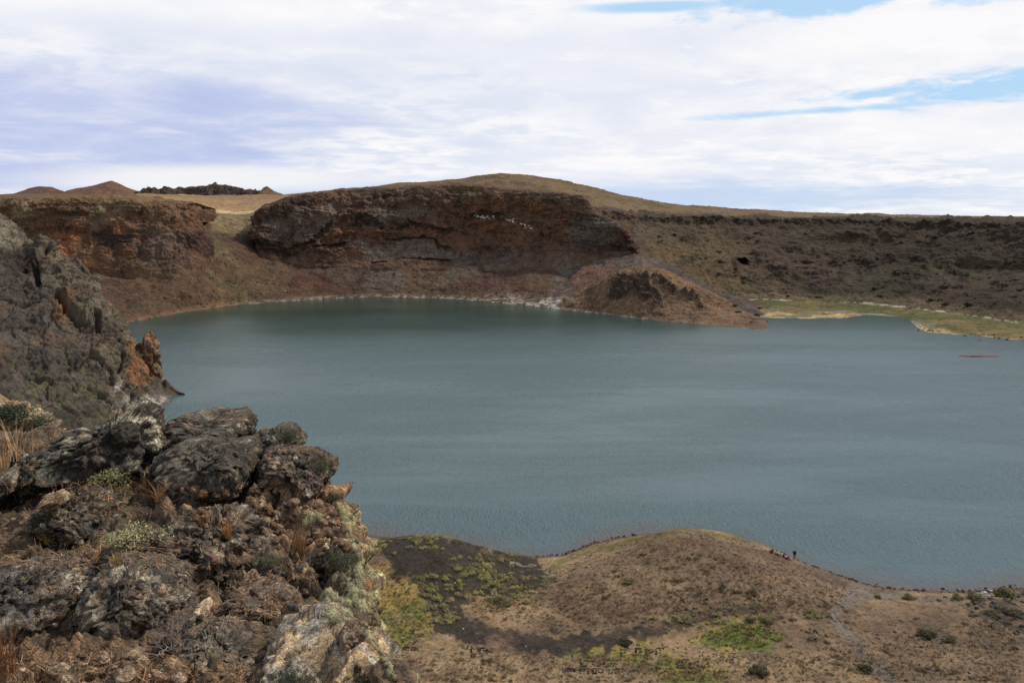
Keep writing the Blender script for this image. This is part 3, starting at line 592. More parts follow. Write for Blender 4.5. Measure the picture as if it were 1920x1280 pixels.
GREENS = [[(660, 1150), (690, 1085), (760, 1080), (800, 1150), (825, 1190), (770, 1212), (700, 1215)], [(1300, 1195), (1370, 1170), (1430, 1165), (1480, 1195), (1400, 1222), (1330, 1222)], [(1060, 1225), (1150, 1208), (1240, 1222), (1180, 1240), (1100, 1240)], [(1180, 1240), (1270, 1238), (1290, 1252), (1200, 1262)], [(1255, 1262), (1340, 1250), (1385, 1275), (1370, 1310), (1260, 1300)]]
def make_foreshore():
    x = np.linspace(-75, 190, 840); y = np.linspace(58, 168, 420); X, Y = np.meshgrid(x, y, indexing='ij'); Z = ghz(X, Y)
    P = np.stack([X, Y, Z], -1); pp = proj(P); px, py = pp[..., 0], pp[..., 1]
    f1, f2, cid = worley(P, .9, 4); P[..., 2] += (.12*np.maximum(0, .5-f1)*(cid > .55) + fbm(P, .8, 3, .6, 9)*.07)*ss(Z, .1, .8)
    k = .86; n = fbm(P, .12, 5, .65, 3); n2 = fbm(P, .4, 4, .65, 13)
    c = np.ones(P.shape)*A(124, 103, 84, k)
    c = mixv(c, A(150, 126, 98, k), ss(n, 0, .6)*.7); c = mixv(c, A(104, 84, 72, k), ss(-n, 0, .5)*.7)
    c = mixv(c, A(168, 142, 112, k), poly(pp, [(700, 1215), (1300, 1250), (1500, 1230), (1440, 1262), (1380, 1290), (800, 1300), (700, 1250)], 12, 14)*ss(n2, -.5, .4)*.6)
    c = mixv(c, A(158, 128, 88, k), poly(pp, [(660, 1060), (735, 1060), (770, 1110), (815, 1180), (790, 1200), (740, 1100), (660, 1150)], 8, 10)*.85)
    c = mixv(c, A(100, 84, 74, k), poly(pp, [(1220, 1010), (1420, 1020), (1560, 1090), (1600, 1130), (1440, 1170), (1300, 1180), (1240, 1100)], 30, 30)*ss(n2, -.3, .4)*.6)
    c = mixv(c, A(92, 78, 74, k), poly(pp, [(1500, 1060), (1620, 1100), (1700, 1112), (1640, 1120), (1560, 1095)], 6, 5)*.7)
    c = mixv(c, A(54, 49, 47, k), poly(pp, CINDER, 5, 22, .05)*.95)
    c = mixv(c, A(68, 58, 54, k), line(pp, [(850, 1150), (900, 1180), (1000, 1205), (1130, 1195), (1230, 1180), (1380, 1150), (1430, 1140)], 13, 14, .05)*.8)
    c = mixv(c, A(150, 124, 96, k), poly(pp, [(870, 1110), (960, 1120), (1080, 1160), (980, 1165), (900, 1150)], 9, 12)*.8)
    c = mixv(c, A(104, 98, 56, k), np.clip(line(pp, [(680, 1012), (820, 1001), (880, 1012), (990, 1045)], 5, 3)*ss(n2, -.3, .3) + line(pp, [(1040, 1058), (1120, 1030), (1200, 1010), (1300, 993), (1400, 1015)], 8, 5)*ss(n2, -.6, .2), 0, 1)*.85)
    c = mixv(c, A(156, 150, 146, k), line(pp, [(960, 1052), (1000, 1062), (1040, 1075)], 4, 3)*ss(n2, -.2, .2)*.8)
    for i, g in enumerate(GREENS):
        m = poly(pp, g, 9, 26, .05)*ss(n2, -.7, -.2); c = mixv(c, mixv(np.ones(P.shape)*A(90, 102, 46, .98), A(146, 122, 70, .95), np.clip(.75*ss(n2+n, -.2, .5) + (ss(-py, -1160, -1080) if i == 0 else 0), 0, 1)), m*.95)
    # trails of grey gravel
    tr = line(pp, [(1625, 1100), (1590, 1120), (1560, 1150), (1580, 1180), (1620, 1220), (1660, 1260), (1680, 1300)], 15, 6)
    c = mixv(c, A(116, 106, 102, k), np.clip(tr + line(pp, [(1560, 1140), (1640, 1118), (1760, 1122), (1800, 1125)], 8, 5), 0, 1)*.8)
    c = mixv(c, A(156, 132, 100, k), line(pp, [(682, 1115), (715, 1125), (745, 1155), (790, 1195), (840, 1220)], 2.6, 3)*.8)
    c = mixv(c, A(60, 56, 54, k), poly(pp, [(1800, 1118), (1930, 1095), (1960, 1200), (1880, 1190), (1830, 1160)], 9, 12)*ss(n2, -.4, .2)*.85)
    c = mixv(c, A(84, 76, 70, k), poly(pp, [(1760, 1160), (1930, 1180), (1930, 1300), (1700, 1290)], 30, 30)*ss(n2, -.1, .4)*.6)
    d = np.interp(X, SH[:, 0], SH[:, 1])-Y
    c = mixv(c, A(92, 74, 72, k), ss(-d, -2.6, -.8)*.85)
    o = gridobj('foreshore', P, c, M_shore); o['kind'] = 'structure'
make_foreshore()

# ------------------------------------------------------------------ small builders
def ico(sub):
    bm = bmesh.new(); bmesh.ops.create_icosphere(bm, subdivisions=sub, radius=1)
    V = np.array([v.co[:] for v in bm.verts]); F = np.array([[v.index for v in f.verts] for f in bm.faces]); bm.free(); return V, F
ICO = {k: ico(k) for k in (2, 3, 4, 5, 6)}
def chisel(V, s, n=14, lo=.62, hi=.95):
    r = np.random.default_rng(s)
    for _ in range(n):
        d = r.normal(size=3); d /= np.linalg.norm(d); h = r.uniform(lo, hi); t = V@d
        V = V - np.maximum(0, t-h)[:, None]*d*.88
    return V
def rock_mat(name, sc=1.0, lich=.5, pits=1.0, warm=.5, lcol=(164, 158, 140)):
    """vesicular lava in object space: mineral mottling, gas pits, crusts of pale lichen on what faces up"""
    m, nt = base_mat(name)
    at = nd(nt, 'ShaderNodeAttribute', attribute_name='Col').outputs['Color']
    p = nd(nt, 'ShaderNodeNewGeometry'); pos, nrm = p.outputs['Position'], p.outputs['Normal']
    a = noise(nt, pos, 9*sc, 8, .7, .3); b = noise(nt, pos, 2.4*sc, 6, .62, .4); c = noise(nt, pos, 55*sc, 4, .7)
    v1 = nd(nt, 'ShaderNodeTexVoronoi', {'Vector': pos, 'Scale': 46*sc}); v2 = nd(nt, 'ShaderNodeTexVoronoi', {'Vector': pos, 'Scale': 120*sc})
    pit = mth(nt, 'ADD', mth(nt, 'MULTIPLY', sstep(nt, v1.outputs[0], .42, .2), sstep(nt, b, .45, .6)), mth(nt, 'MULTIPLY', sstep(nt, v2.outputs[0], .4, .18), .5))
    var = mth(nt, 'ADD', sstep(nt, a, .3, .7, .4, 1.65), sstep(nt, c, .32, .68, -.3, .3))
    col = nd(nt, 'ShaderNodeVectorMath', {0: at, 1: nd(nt, 'ShaderNodeCombineXYZ', {0: var, 1: var, 2: var}).outputs[0]}, operation='MULTIPLY').outputs[0]
    col = mixc(nt, mth(nt, 'MULTIPLY', sstep(nt, noise(nt, pos, 5.1*sc, 7, .68, .8), .56, .66), warm), col, tuple(A(142, 112, 86)))
    wp = nd(nt, 'ShaderNodeVectorMath', {0: pos, 1: nd(nt, 'ShaderNodeVectorMath', {0: nd(nt, 'ShaderNodeTexNoise', {'Vector': pos, 'Scale': 14*sc, 'Detail': 4}).outputs['Color'], 3: .06/sc}, operation='SCALE').outputs[0]}, operation='ADD').outputs[0]
    cl = nd(nt, 'ShaderNodeTexVoronoi', {'Vector': wp, 'Scale': 17*sc}); cv = nd(nt, 'ShaderNodeSeparateColor', {0: cl.outputs['Color']}).outputs[0]; cb = nd(nt, 'ShaderNodeSeparateColor', {0: cl.outputs['Color']}).outputs[1]
    e = noise(nt, pos, 42*sc, 5, .8)
    f2_ = mth(nt, 'MULTIPLY', sstep(nt, cv, 0, 1, .72, 1.35), sstep(nt, e, .3, .7, .55, 1.5))
    col = nd(nt, 'ShaderNodeVectorMath', {0: col, 1: nd(nt, 'ShaderNodeCombineXYZ', {0: f2_, 1: f2_, 2: f2_}).outputs[0]}, operation='MULTIPLY').outputs[0]
    col = mixc(nt, mth(nt, 'MULTIPLY', mth(nt, 'MULTIPLY', sstep(nt, cb, .8, .84), sstep(nt, cl.outputs['Distance'], .5, .42)), warm), col, tuple(A(166, 134, 104)))
    edge = sstep(nt, nd(nt, 'ShaderNodeTexVoronoi', {'Vector': wp, 'Scale': 6.5*sc}, feature='DISTANCE_TO_EDGE').outputs[0], 0.0, .06)
    nz = nd(nt, 'ShaderNodeSeparateXYZ', {0: nrm}).outputs[2]
    lv = nd(nt, 'ShaderNodeTexVoronoi', {'Vector': nd(nt, 'ShaderNodeVectorMath', {0: pos, 1: nd(nt, 'ShaderNodeTexNoise', {'Vector': pos, 'Scale': 30*sc, 'Detail': 3}).outputs['Color']}, operation='ADD').outputs[0], 'Scale': 55*sc})
    area = sstep(nt, mth(nt, 'ADD', noise(nt, pos, 4.1*sc, 5, .7, .5), mth(nt, 'MULTIPLY', nz, .1)), .68-.22*lich, .74-.22*lich)
    lf = mth(nt, 'MULTIPLY', mth(nt, 'MULTIPLY', sstep(nt, lv.outputs[0], .52, .3), area), sstep(nt, c, .38, .5))
    col = mixc(nt, mth(nt, 'MULTIPLY', lf, .85), col, tuple(A(*lcol, 1.1)))
    h = mth(nt, 'ADD', mth(nt, 'ADD', mth(nt, 'MULTIPLY', a, 1.3), mth(nt, 'ADD', mth(nt, 'MULTIPLY', e, .45), mth(nt, 'ADD', mth(nt, 'MULTIPLY', edge, .35), mth(nt, 'MULTIPLY', cv, .25)))), mth(nt, 'SUBTRACT', mth(nt, 'MULTIPLY', c, .25), mth(nt, 'MULTIPLY', pit, .5*pits)))
    finish(nt, col, mth(nt, 'ADD', h, mth(nt, 'MULTIPLY', lf, .25)), 1.0, .055/sc, rough=.9, spec=.2)
    return m
M_dark = rock_mat('dark_lava', 1, .62, 1, .25)
M_mix = rock_mat('mottled_lava', 1, .5, 1, .75)
M_tan = rock_mat('tan_tuff', 1, .25, .7, .5)
M_soil = rock_mat('stony_soil', 1.2, .38, .5, .6, (160, 150, 120))
M_far_rock = rock_mat('shore_rock', .12, .3, .5, .3)
FG = []                                              # near solids that small things are dropped onto
def blob(name, label, cat, out, D, depth, seed, mat, c1, c2, sub=6, chis=12, amp=1.0, squash=.72, group=None, hollow=None, ground=True, k=1.38, tanp=.85, lichp=.7):
    """one rock: outline sets its height and width at distance D, with a real thickness front to back"""
    out = np.array(out, float); cen = out.mean(0); e = out-cen
    th = np.linspace(-math.pi, math.pi, 361); r = np.zeros(361)
    for i, t in enumerate(th):
        d = np.array([math.cos(t), math.sin(t)]); best = 0
        for a, b in zip(e, np.roll(e, -1, 0)):
            den = d[0]*(b-a)[1]-d[1]*(b-a)[0]
            if abs(den) < 1e-9: continue
            tt = (a[0]*(b-a)[1]-a[1]*(b-a)[0])/den; uu = (a[0]*d[1]-a[1]*d[0])/den
            if tt > 0 and -1e-6 <= uu <= 1+1e-6: best = max(best, tt)
        r[i] = best
    r = np.convolve(np.concatenate([r[-4:-1], r, r[1:4]]), np.ones(7)/7, 'valid')
    V, F = ICO[sub]; V = V.copy(); V = chisel(V, seed, chis+8, .5, .92) if chis else V
    lat = np.hypot(V[:, 0], V[:, 2]); ang = np.arctan2(-V[:, 2], V[:, 0])
    rr = np.interp(ang, th, r); L = np.clip(lat, 0, 1.05)**squash
    q = cen + np.stack([np.cos(ang), np.sin(ang)], 1)*(rr*L)[:, None]
    m = D/FPX/math.cos(PITCH)                        # metres per photo pixel
    P = np.stack([PD(a, b, D) for a, b in q]) + np.array([0, 1, .0])*(V[:, 1]*depth)[:, None]
    size = min(np.ptp(P[:, 0]), np.ptp(P[:, 2]), depth*2)
    N = P-P.mean(0); N /= np.linalg.norm(N, axis=1, keepdims=True)
    s0 = 1/size; f1, f2, cid = worley(P, s0*2.6, seed); g1, g2, _ = worley(P, s0*8, seed+3)
    Wp = P + .12*size*np.stack([fbm(P, s0*3, 4, .6, seed+31), fbm(P, s0*3, 4, .6, seed+37), fbm(P, s0*3, 4, .6, seed+41)], -1)
    f1, f2, cid = worley(Wp, s0*2.4, seed, (1, 1, 1.5)); h1, h2, hid = worley(Wp, s0*5, seed+6)
    d = size*amp*(fbm(P, s0*1.6, 6, .6, seed)*.065 + ridg(P, s0*3.2, 6, .66, seed+4)*.07 + (np.minimum(f2-f1, .13)-.13)*.8 + (cid-.5)*.19 + (hid-.5)*.09 + (np.minimum(h2-h1, .12)-.12)*.4 + (np.minimum(g2-g1, .4)-.2)*.05 - .05*ss(.4-g1, 0, .15)*(fbm(P, s0*2, 3, .5, seed+55) > 0) + fbm(P, s0*22, 3, .6, seed+77)*.016)
    P = P + N*d[:, None]
    if hollow:
        for hx, hy, hr, ha in hollow:
            w = np.exp(-((q[:, 0]-hx)**2+(q[:, 1]-hy)**2)/hr**2)*(V[:, 1] < 0); P = P + np.array([0, 1, 0])*(w*ha)[:, None]
    n = fbm(P, s0*2, 5, .65, seed+9); c = np.ones(P.shape)*A(*c1, k); c = mixv(c, A(*c2, k), ss(n, .0, .22)); c = mixv(c, A(*c1, k*.6), ss(fbm(P, s0*4, 4, .6, seed+19), .1, .4)*.6); c = mixv(c, A(158, 126, 98, k), ss(fbm(P, s0*3.4, 6, .72, seed+23), .34, .44)*.75*tanp); c = mixv(c, A(176, 168, 148, k), ss(fbm(P, s0*7, 5, .75, seed+29)+.5*N[:, 2]*0+.25*fbm(P, s0*1.6, 2, .5, seed+30), .30, .42)*.8*lichp)
    base = np.array([P[:, 0].mean(), P[:, 1].mean(), P[:, 2].min()])
    o = meshobj(name, P-base, F, mat, np.clip(tone(c, .76), .004, .8)); o.location = base; tag(o, label, cat, group)
    if ground: FG.append((P, F))
    return o
M_rr = rock_mat('ridge_pinnacle_rock', .06, .2, .6, .3)
M_lich = rock_mat('lichen_crusted_lava', 1, 1.05, 1, .2)
M_big = rock_mat('pitted_lava', .8, .3, 1.6, .45)
M_pale = rock_mat('pale_tuff', 1, .1, .9, .35)

# ------------------------------------------------------------------ rocks on the left ridge and foreground crag
def make_ridge_rocks():
    g = 'rock pinnacles at the waterline of the left ridge'
    blob('rock_pinnacle', 'tall orange pinnacle with pale pointed tip at the waterline of the dark left ridge', 'rock', [(272, 614), (286, 620), (301, 640), (300, 690), (304, 718), (288, 726), (262, 722), (246, 704), (244, 660), (254, 642), (270, 642)], 286, 5, 3, M_rr, (128, 84, 58), (112, 96, 76), 5, 10, .8, .7, g, ground=False, k=1.2, tanp=.4, lichp=.15)
    blob('rock_pinnacle', 'squat brown stump with white base below the orange pinnacle', 'rock', [(240, 692), (256, 690), (268, 712), (268, 742), (255, 758), (242, 760), (232, 735), (232, 705)], 272, 3.2, 5, M_rr, (100, 80, 68), (140, 128, 124), 5, 10, .7, .6, g, ground=False, k=1.4)
    blob('rock_pinnacle', 'grey brown rock column standing left of the dark crevice', 'rock', [(196, 662), (213, 655), (216, 700), (216, 745), (200, 748), (190, 720), (190, 685)], 272, 2.6, 8, M_rr, (98, 86, 78), (84, 74, 68), 5, 10, .8, .7, g, ground=False, k=1.4)
    blob('rock_pinnacle', 'small pale leaning slab high on the ridge above the crevice', 'rock', [(162, 600), (168, 599), (175, 620), (173, 636), (165, 630)], 284, 1.6, 9, M_rr, (128, 120, 108), (104, 92, 80), 4, 8, .7, .8, g, ground=False, k=1.4)
    blob('rock_pinnacle', 'orange streaked leaning slab beside the small pale slab', 'rock', [(183, 612), (192, 612), (206, 634), (208, 644), (196, 640), (184, 625)], 284, 2.0, 12, M_rr, (130, 112, 92), (140, 92, 66), 4, 8, .7, .8, g, ground=False, k=1.4)
    blob('rock_pinnacle', 'rounded tan rock wedged between the crevice and the orange pinnacle', 'rock', [(222, 655), (240, 650), (250, 672), (244, 698), (228, 704), (220, 680)], 277, 3, 14, M_rr, (112, 96, 80), (92, 80, 70), 5, 10, .8, .7, g, ground=False, k=1.4)

make_ridge_rocks()

EDGE = [(780, 470), (800, 490), (850, 540), (900, 602), (930, 627), (960, 643), (1000, 657), (1030, 667), (1060, 675), (1090, 680), (1140, 679), (1165, 672), (1190, 686), (1215, 700), (1280, 740), (1500, 880), (1900, 1100)]
GD = [(790, 6.6), (830, 6.0), (880, 5.4), (920, 5.05), (945, 4.85), (1000, 4.35), (1090, 3.75), (1160, 3.4), (1215, 3.12), (1280, 2.82), (1500, 2.25), (1900, 1.55)]
def make_ground():
    rows = [1900, 1500, 1280, 1215, 1160, 1090, 1040, 1000, 960, 930, 900, 870, 840, 812]
    cols = []
    for s in np.linspace(0, 1, 26):
        col = []
        for py in rows:
            e = ip(EDGE, py)[0]; px = -520+(e-4+520)*s; D = ip(GD, py)[0]
            col.append(PD(px, py, D))
        top = col[-1]; col += [top+np.array([0, .35, -.15]), top+np.array([0, .75, -.9]), top+np.array([0, 1.1, -4])]
        cols.append(col)
    last = cols[-1]
    for off in ((.03, .05, -.07), (.035, .14, -.22), (.02, .3, -.6), (-.05, .6, -1.6), (-.3, 1.2, -5)):
        cols.append([p+np.array(off) for p in last])
    wr = [50, 60, 40, 34, 45, 30, 26, 26, 20, 20, 20, 20, 18, 8, 10, 10]
    P0 = net(cols, 660, 560, [1]*25+[.35, .5, .8, 1, 1], wr, 4, 4)
    pp = proj(P0); px, py = pp[..., 0], pp[..., 1]; N = normals(P0); N *= np.sign(N[..., 2:3]+1e-9)
    cong = np.clip(poly(pp, [(480, 925), (640, 920), (720, 1060), (640, 1100), (560, 1080), (480, 1000), (400, 940)], 18, 14) + .8*poly(pp, [(380, 1090), (560, 1090), (600, 1150), (480, 1170), (380, 1180)], 14, 12) + .8*poly(pp, [(0, 1225), (460, 1235), (480, 1320), (0, 1320)], 20, 10), 0, 1)
    dark = poly(pp, [(300, 950), (500, 965), (640, 1060), (690, 1110), (600, 1130), (480, 1120), (330, 1080), (300, 1010)], 24, 22)
    a1, a2, ac = worley(P0, 5.5, 3); b1, b2, bc = worley(P0, 15, 5); c1, c2, _ = worley(P0, 40, 8)
    d = fbm(P0, 2.2, 6, .6, 1)*.06 + (np.minimum(a2-a1, .5)-.25)*.17*(.6+dark+.4*cong) + (ac-.5)*.07 + ridg(P0, 3.3, 5, .62, 63)*.03 + np.maximum(0, .62-b1)*.075*(.35+1.1*cong+.5*dark)*(bc > .25) + np.maximum(0, .6-c1)*.018 + ridg(P0, 7, 4, .6, 33)*.02
    P = P0 + N*d[..., None]
    hol = poly(pp, [(10, 935), (90, 890), (190, 888), (300, 905), (290, 925), (180, 912), (110, 912), (50, 945), (10, 960)], 8, 6); P = P + hol[..., None]*np.array([0, .22, -.12])
    k = 1.5; n = fbm(P, 3, 5, .65, 3); n2 = fbm(P, 11, 4, .65, 7)
    c = np.ones(P.shape)*A(98, 80, 66, k)
    c = mixv(c, A(84, 66, 52, k), poly(pp, [(-300, 900), (320, 890), (330, 960), (240, 990), (-300, 1000)], 20, 20)*.7)
    c = mixv(c, A(136, 108, 78, k), poly(pp, [(-300, 1015), (60, 1015), (200, 1010), (300, 1040), (250, 1062), (100, 1062), (-300, 1075)], 14, 14)*ss(n, -.7, .2)*.85)
    c = mixv(c, A(96, 74, 52, k), poly(pp, [(-300, 1190), (350, 1220), (480, 1260), (480, 1400), (-300, 1400)], 14, 14)*.7)
    c = mixv(c, A(78, 70, 68, k), dark*ss(n2, -.5, .2)*.85)
    c = mixv(c, A(150, 118, 92, k), dark*(ac > .78)*ss(a1*-1, -.5, -.3))
    cc = ss(bc, .3, .7)[..., None]; pc = A(146, 112, 84, k)*cc+A(112, 84, 64, k)*(1-cc); c = c*(1-.85*cong[..., None])+pc*.85*cong[..., None]
    c = mixv(c, A(172, 164, 112, k), np.clip(poly(pp, [(590, 1060), (690, 1040), (690, 1160), (600, 1170), (575, 1120)], 10, 16)*ss(n2, -.1, .3) + line(pp, [(640, 960), (670, 1030), (690, 1100), (690, 1200), (745, 1290)], 9, 6)*ss(n2, -.4, .2), 0, 1)*.9)
    c = mixv(c, A(160, 86, 46, k), line(pp, [(672, 1085), (676, 1110)], 6, 3)*.8)
    c = mixv(c, A(150, 146, 134, k), ss(n2, .25, .5)*ss(n, -.1, .4)*dark*.8)
    c = tone(c, .78)*np.array([.97, 1, 1.12]); o = gridobj('clifftop_ground', P, c, M_soil); o['kind'] = 'structure'
    FG.append((P.reshape(-1, 3), gridF(*P.shape[:2])))
make_ground()
g = 'lava rocks on the clifftop in the foreground'
blob('boulder', 'long arched dark slab speckled with pale lichen, over the black hollow', 'rock', [(92, 840), (150, 806), (205, 783), (250, 774), (295, 790), (316, 826), (305, 875), (288, 908), (250, 916), (190, 884), (150, 876), (104, 876)], 5.25, .55, 41, M_dark, (66, 57, 56), (84, 70, 64), 6, 9, .8, .6, g, [(190, 838, 26, .04)], lichp=1.2)
blob('boulder', 'low grey slab sloping down from the arched slab to the left edge', 'rock', [(-120, 1000), (-60, 940), (0, 893), (60, 850), (110, 838), (132, 852), (118, 880), (76, 898), (34, 930), (-10, 975)], 4.95, .5, 43, M_dark, (74, 66, 62), (92, 78, 68), 6, 9, .8, .6, g)
blob('boulder', 'flat layered dark slab crowning the ledge against the water', 'rock', [(318, 790), (326, 776), (352, 778), (380, 789), (420, 786), (466, 781), (482, 790), (488, 815), (450, 832), (380, 834), (326, 826)], 5.7, .5, 47, M_dark, (68, 58, 55), (92, 74, 66), 6, 14, .9, .55, g, [(385, 822, 14, .12)])
blob('boulder', 'broad dark boulder crusted with grey lichen in the middle of the ledge', 'rock', [(284, 866), (310, 838), (350, 828), (400, 826), (460, 834), (492, 850), (492, 880), (480, 906), (430, 914), (370, 912), (318, 898)], 5.05, .48, 53, M_lich, (70, 61, 58), (94, 80, 70), 6, 12, .8, .55, g)
blob('boulder', 'overhanging blocky boulder with dark undercut at the right end of the ledge', 'rock', [(486, 850), (520, 842), (560, 850), (600, 862), (622, 880), (627, 900), (612, 925), (592, 944), (570, 940), (535, 925), (500, 905), (486, 885)], 5.0, .42, 59, M_mix, (78, 67, 62), (112, 86, 68), 6, 14, .9, .55, g, [(560, 888, 22, .12)])
blob('boulder', 'knobbly lichen covered rock behind the overhanging boulder', 'rock', [(478, 832), (492, 812), (520, 806), (545, 815), (556, 835), (570, 852), (550, 866), (500, 862)], 5.5, .4, 61, M_lich, (76, 68, 60), (116, 104, 88), 5, 12, 1.3, .6, g)
blob('boulder', 'low black rock with a tan crust left of the grey green shrub', 'rock', [(36, 975), (60, 938), (120, 922), (170, 926), (225, 948), (246, 975), (220, 1004), (160, 1016), (90, 1012), (48, 1000)], 4.45, .4, 67, M_mix, (64, 56, 54), (88, 72, 62), 6, 12, 1.0, .6, g)
blob('boulder', 'flat tan stone with white rim lying on the low black rock', 'rock', [(78, 938), (84, 924), (110, 918), (130, 926), (132, 940), (108, 949), (86, 948)], 4.25, .12, 68, M_tan, (128, 102, 80), (146, 120, 98), 4, 8, .8, .6, g)
blob('boulder', 'mottled dark mass of rock and tan patches right of the grey green shrub', 'rock', [(300, 1000), (316, 958), (380, 948), (450, 956), (505, 975), (528, 1020), (510, 1058), (450, 1082), (370, 1080), (316, 1050)], 4.15, .42, 71, M_mix, (74, 66, 64), (120, 94, 74), 6, 10, 1.15, .6, g)
blob('boulder', 'big pitted brown grey boulder with a vertical crack, lower left', 'rock', [(150, 1105), (166, 1072), (210, 1062), (262, 1063), (316, 1076), (352, 1108), (362, 1150), (346, 1188), (300, 1208), (220, 1212), (168, 1195), (148, 1150)], 3.35, .42, 73, M_big, (84, 74, 72), (110, 92, 80), 6, 12, .75, .5, g, [(180, 1158, 15, .06), (262, 1112, 6, .05)])
blob('boulder', 'bluish grey pitted boulder at the lower left edge of the crag', 'rock', [(-150, 1120), (-80, 1080), (0, 1076), (60, 1064), (120, 1072), (158, 1096), (166, 1140), (150, 1180), (110, 1202), (50, 1186), (0, 1160), (-120, 1180)], 3.4, .42, 79, M_big, (86, 80, 80), (104, 90, 80), 6, 12, .85, .55, g)
blob('boulder', 'rough pinkish grey rock with a dark underside below the pale standing stone', 'rock', [(336, 1208), (350, 1186), (395, 1178), (440, 1192), (478, 1206), (492, 1230), (482, 1256), (440, 1264), (390, 1246), (350, 1232)], 3.1, .3, 83, M_mix, (104, 90, 82), (138, 116, 102), 6, 12, 1.1, .6, g)
blob('boulder', 'pale grey and tan tuff slab at the bottom corner of the crag', 'rock', [(462, 1262), (482, 1215), (520, 1172), (570, 1152), (620, 1150), (660, 1172), (700, 1212), (722, 1246), (752, 1310), (740, 1400), (480, 1400), (450, 1330)], 2.95, .5, 89, M_pale, (188, 158, 124), (164, 154, 146), 6, 12, .42, .5, g, k=1.2, tanp=.3, lichp=.2)
blob('boulder', 'small smooth pale stone standing beside the big cracked boulder', 'rock', [(362, 1140), (370, 1124), (388, 1123), (392, 1142), (382, 1168), (368, 1182), (358, 1170)], 3.2, .09, 97, M_tan, (188, 162, 132), (166, 142, 116), 4, 8, .5, .6, g, tanp=0, lichp=0)
blob('boulder', 'dark rock filling the slope between shrub and cracked boulder', 'rock', [(180, 1040), (230, 1012), (290, 1030), (300, 1060), (260, 1072), (200, 1066)], 3.85, .2, 98, M_mix, (86, 72, 66), (104, 84, 70), 5, 10, 1, .6, g)
blob('boulder', 'reddish brown rock on the slope left of the hanging lichen', 'rock', [(395, 1120), (440, 1095), (520, 1100), (570, 1120), (560, 1150), (500, 1166), (420, 1160)], 3.5, .2, 99, M_mix, (118, 88, 72), (90, 74, 66), 5, 12, 1.2, .6, g)
blob('boulder', 'dark brown block jutting from the crag edge above the hanging lichen', 'rock', [(600, 1030), (640, 1010), (668, 1030), (680, 1070), (664, 1090), (620, 1084), (596, 1060)], 4.0, .2, 101, M_mix, (70, 62, 58), (96, 80, 66), 5, 12, 1.2, .6, g)
blob('boulder', 'brown capped stone on the edge of the pale tuff slab', 'rock', [(626, 1192), (640, 1172), (668, 1166), (688, 1186), (690, 1204), (660, 1208), (634, 1204)], 2.8, .11, 103, M_tan, (104, 82, 70), (122, 98, 80), 5, 10, .8, .6, g)
blob('knoll', 'pale sandy knoll dotted with dark bushes at the left edge behind the slab', 'knoll', [(-300, 960), (-260, 800), (-90, 760), (-10, 752), (30, 760), (60, 775), (88, 800), (98, 830), (80, 880), (50, 960)], 11, 1.3, 107, M_pale, (150, 124, 100), (172, 150, 122), 6, 12, 1.0, .7, ground=True, k=1.3)

BV = None
def build_bvh():
    global BV
    V = []; F = []; o = 0
    for v, f in FG:
        V.append(v); F += (f+o).tolist(); o += len(v)
    BV = BVHTree.FromPolygons(np.concatenate(V).tolist(), F)
def drop(px, py):
    d = Vector(ray(px, py)).normalized(); h = BV.ray_cast(Vector(C0), d, 40)
    return (h[0], h[1]) if h[0] is not None else (None, None)
build_bvh()
def rnd_in(pts):
    pts = np.array(pts, float); lo = pts.min(0); hi = pts.max(0)
    while True:
        p = rng.uniform(lo, hi)
        if poly(np.array([[p]]), pts, .01)[0, 0] > .5: return p
def copyobj(src, loc, rot, sc, label=None, group=None):
    c = src.copy(); COL.objects.link(c); c.location = loc; c.rotation_euler = rot; c.scale = sc
    if label: c['label'] = label
    if group: c['group'] = group
    for ch in src.children:
        d = ch.copy(); COL.objects.link(d); d.parent = c
    return c
def pebble(seed, c1, c2, mat, sub=3, n=9):
    V, F = ICO[sub]; V = chisel(V.copy(), seed, n, .55, .9); f1, f2, _ = worley(V, 1.6, seed)
    V = V*(1+fbm(V, 1.5, 4, .6, seed)*.10+(np.minimum(f2-f1, .4)-.2)*.15)[:, None]; V *= np.array([1, .8, .65])
    m = ss(fbm(V, 1.2, 3, .6, seed+4), -.1, .4); c = np.asarray(c1)*(1-m[:, None])+np.asarray(c2)*m[:, None]
    return V, F, c
class Kind:
    """a few differently shaped originals; the first calls use them, later calls copy them"""
    def __init__(s, makers, label, cat, group): s.mk = makers; s.src = [None]*len(makers); s.i = 0; s.l = (label, cat, group)
    def put(s, loc, rot, sc, label=None):
        k = s.i % len(s.mk); s.i += 1
        if s.src[k] is None:
            o = s.mk[k](); tag(o, label or s.l[0], s.l[1], s.l[2]); s.src[k] = o; o.location = loc; o.rotation_euler = rot; o.scale = sc; return o
        return copyobj(s.src[k], loc, rot, sc, label or s.l[0], s.l[2])
def rk(seed, c1, c2, mat, name='cobble', sub=3):
    def f():
        V, F, c = pebble(seed, c1, c2, mat, sub); return meshobj(name, V, F, mat, c)
    return f
r3 = lambda: (random.uniform(-.5, .5), random.uniform(-.5, .5), random.uniform(0, 6.28))
def scatter_px(kind, pts, n, s0, s1, sink=.25, flat=1.0):
    for _ in range(n):
        p, nrm = drop(*rnd_in(pts))
        if p is None or p.y > 7: continue
        s = random.uniform(s0, s1)**1; kind.put(p-nrm*s*sink, r3(), (s, s, s*flat))
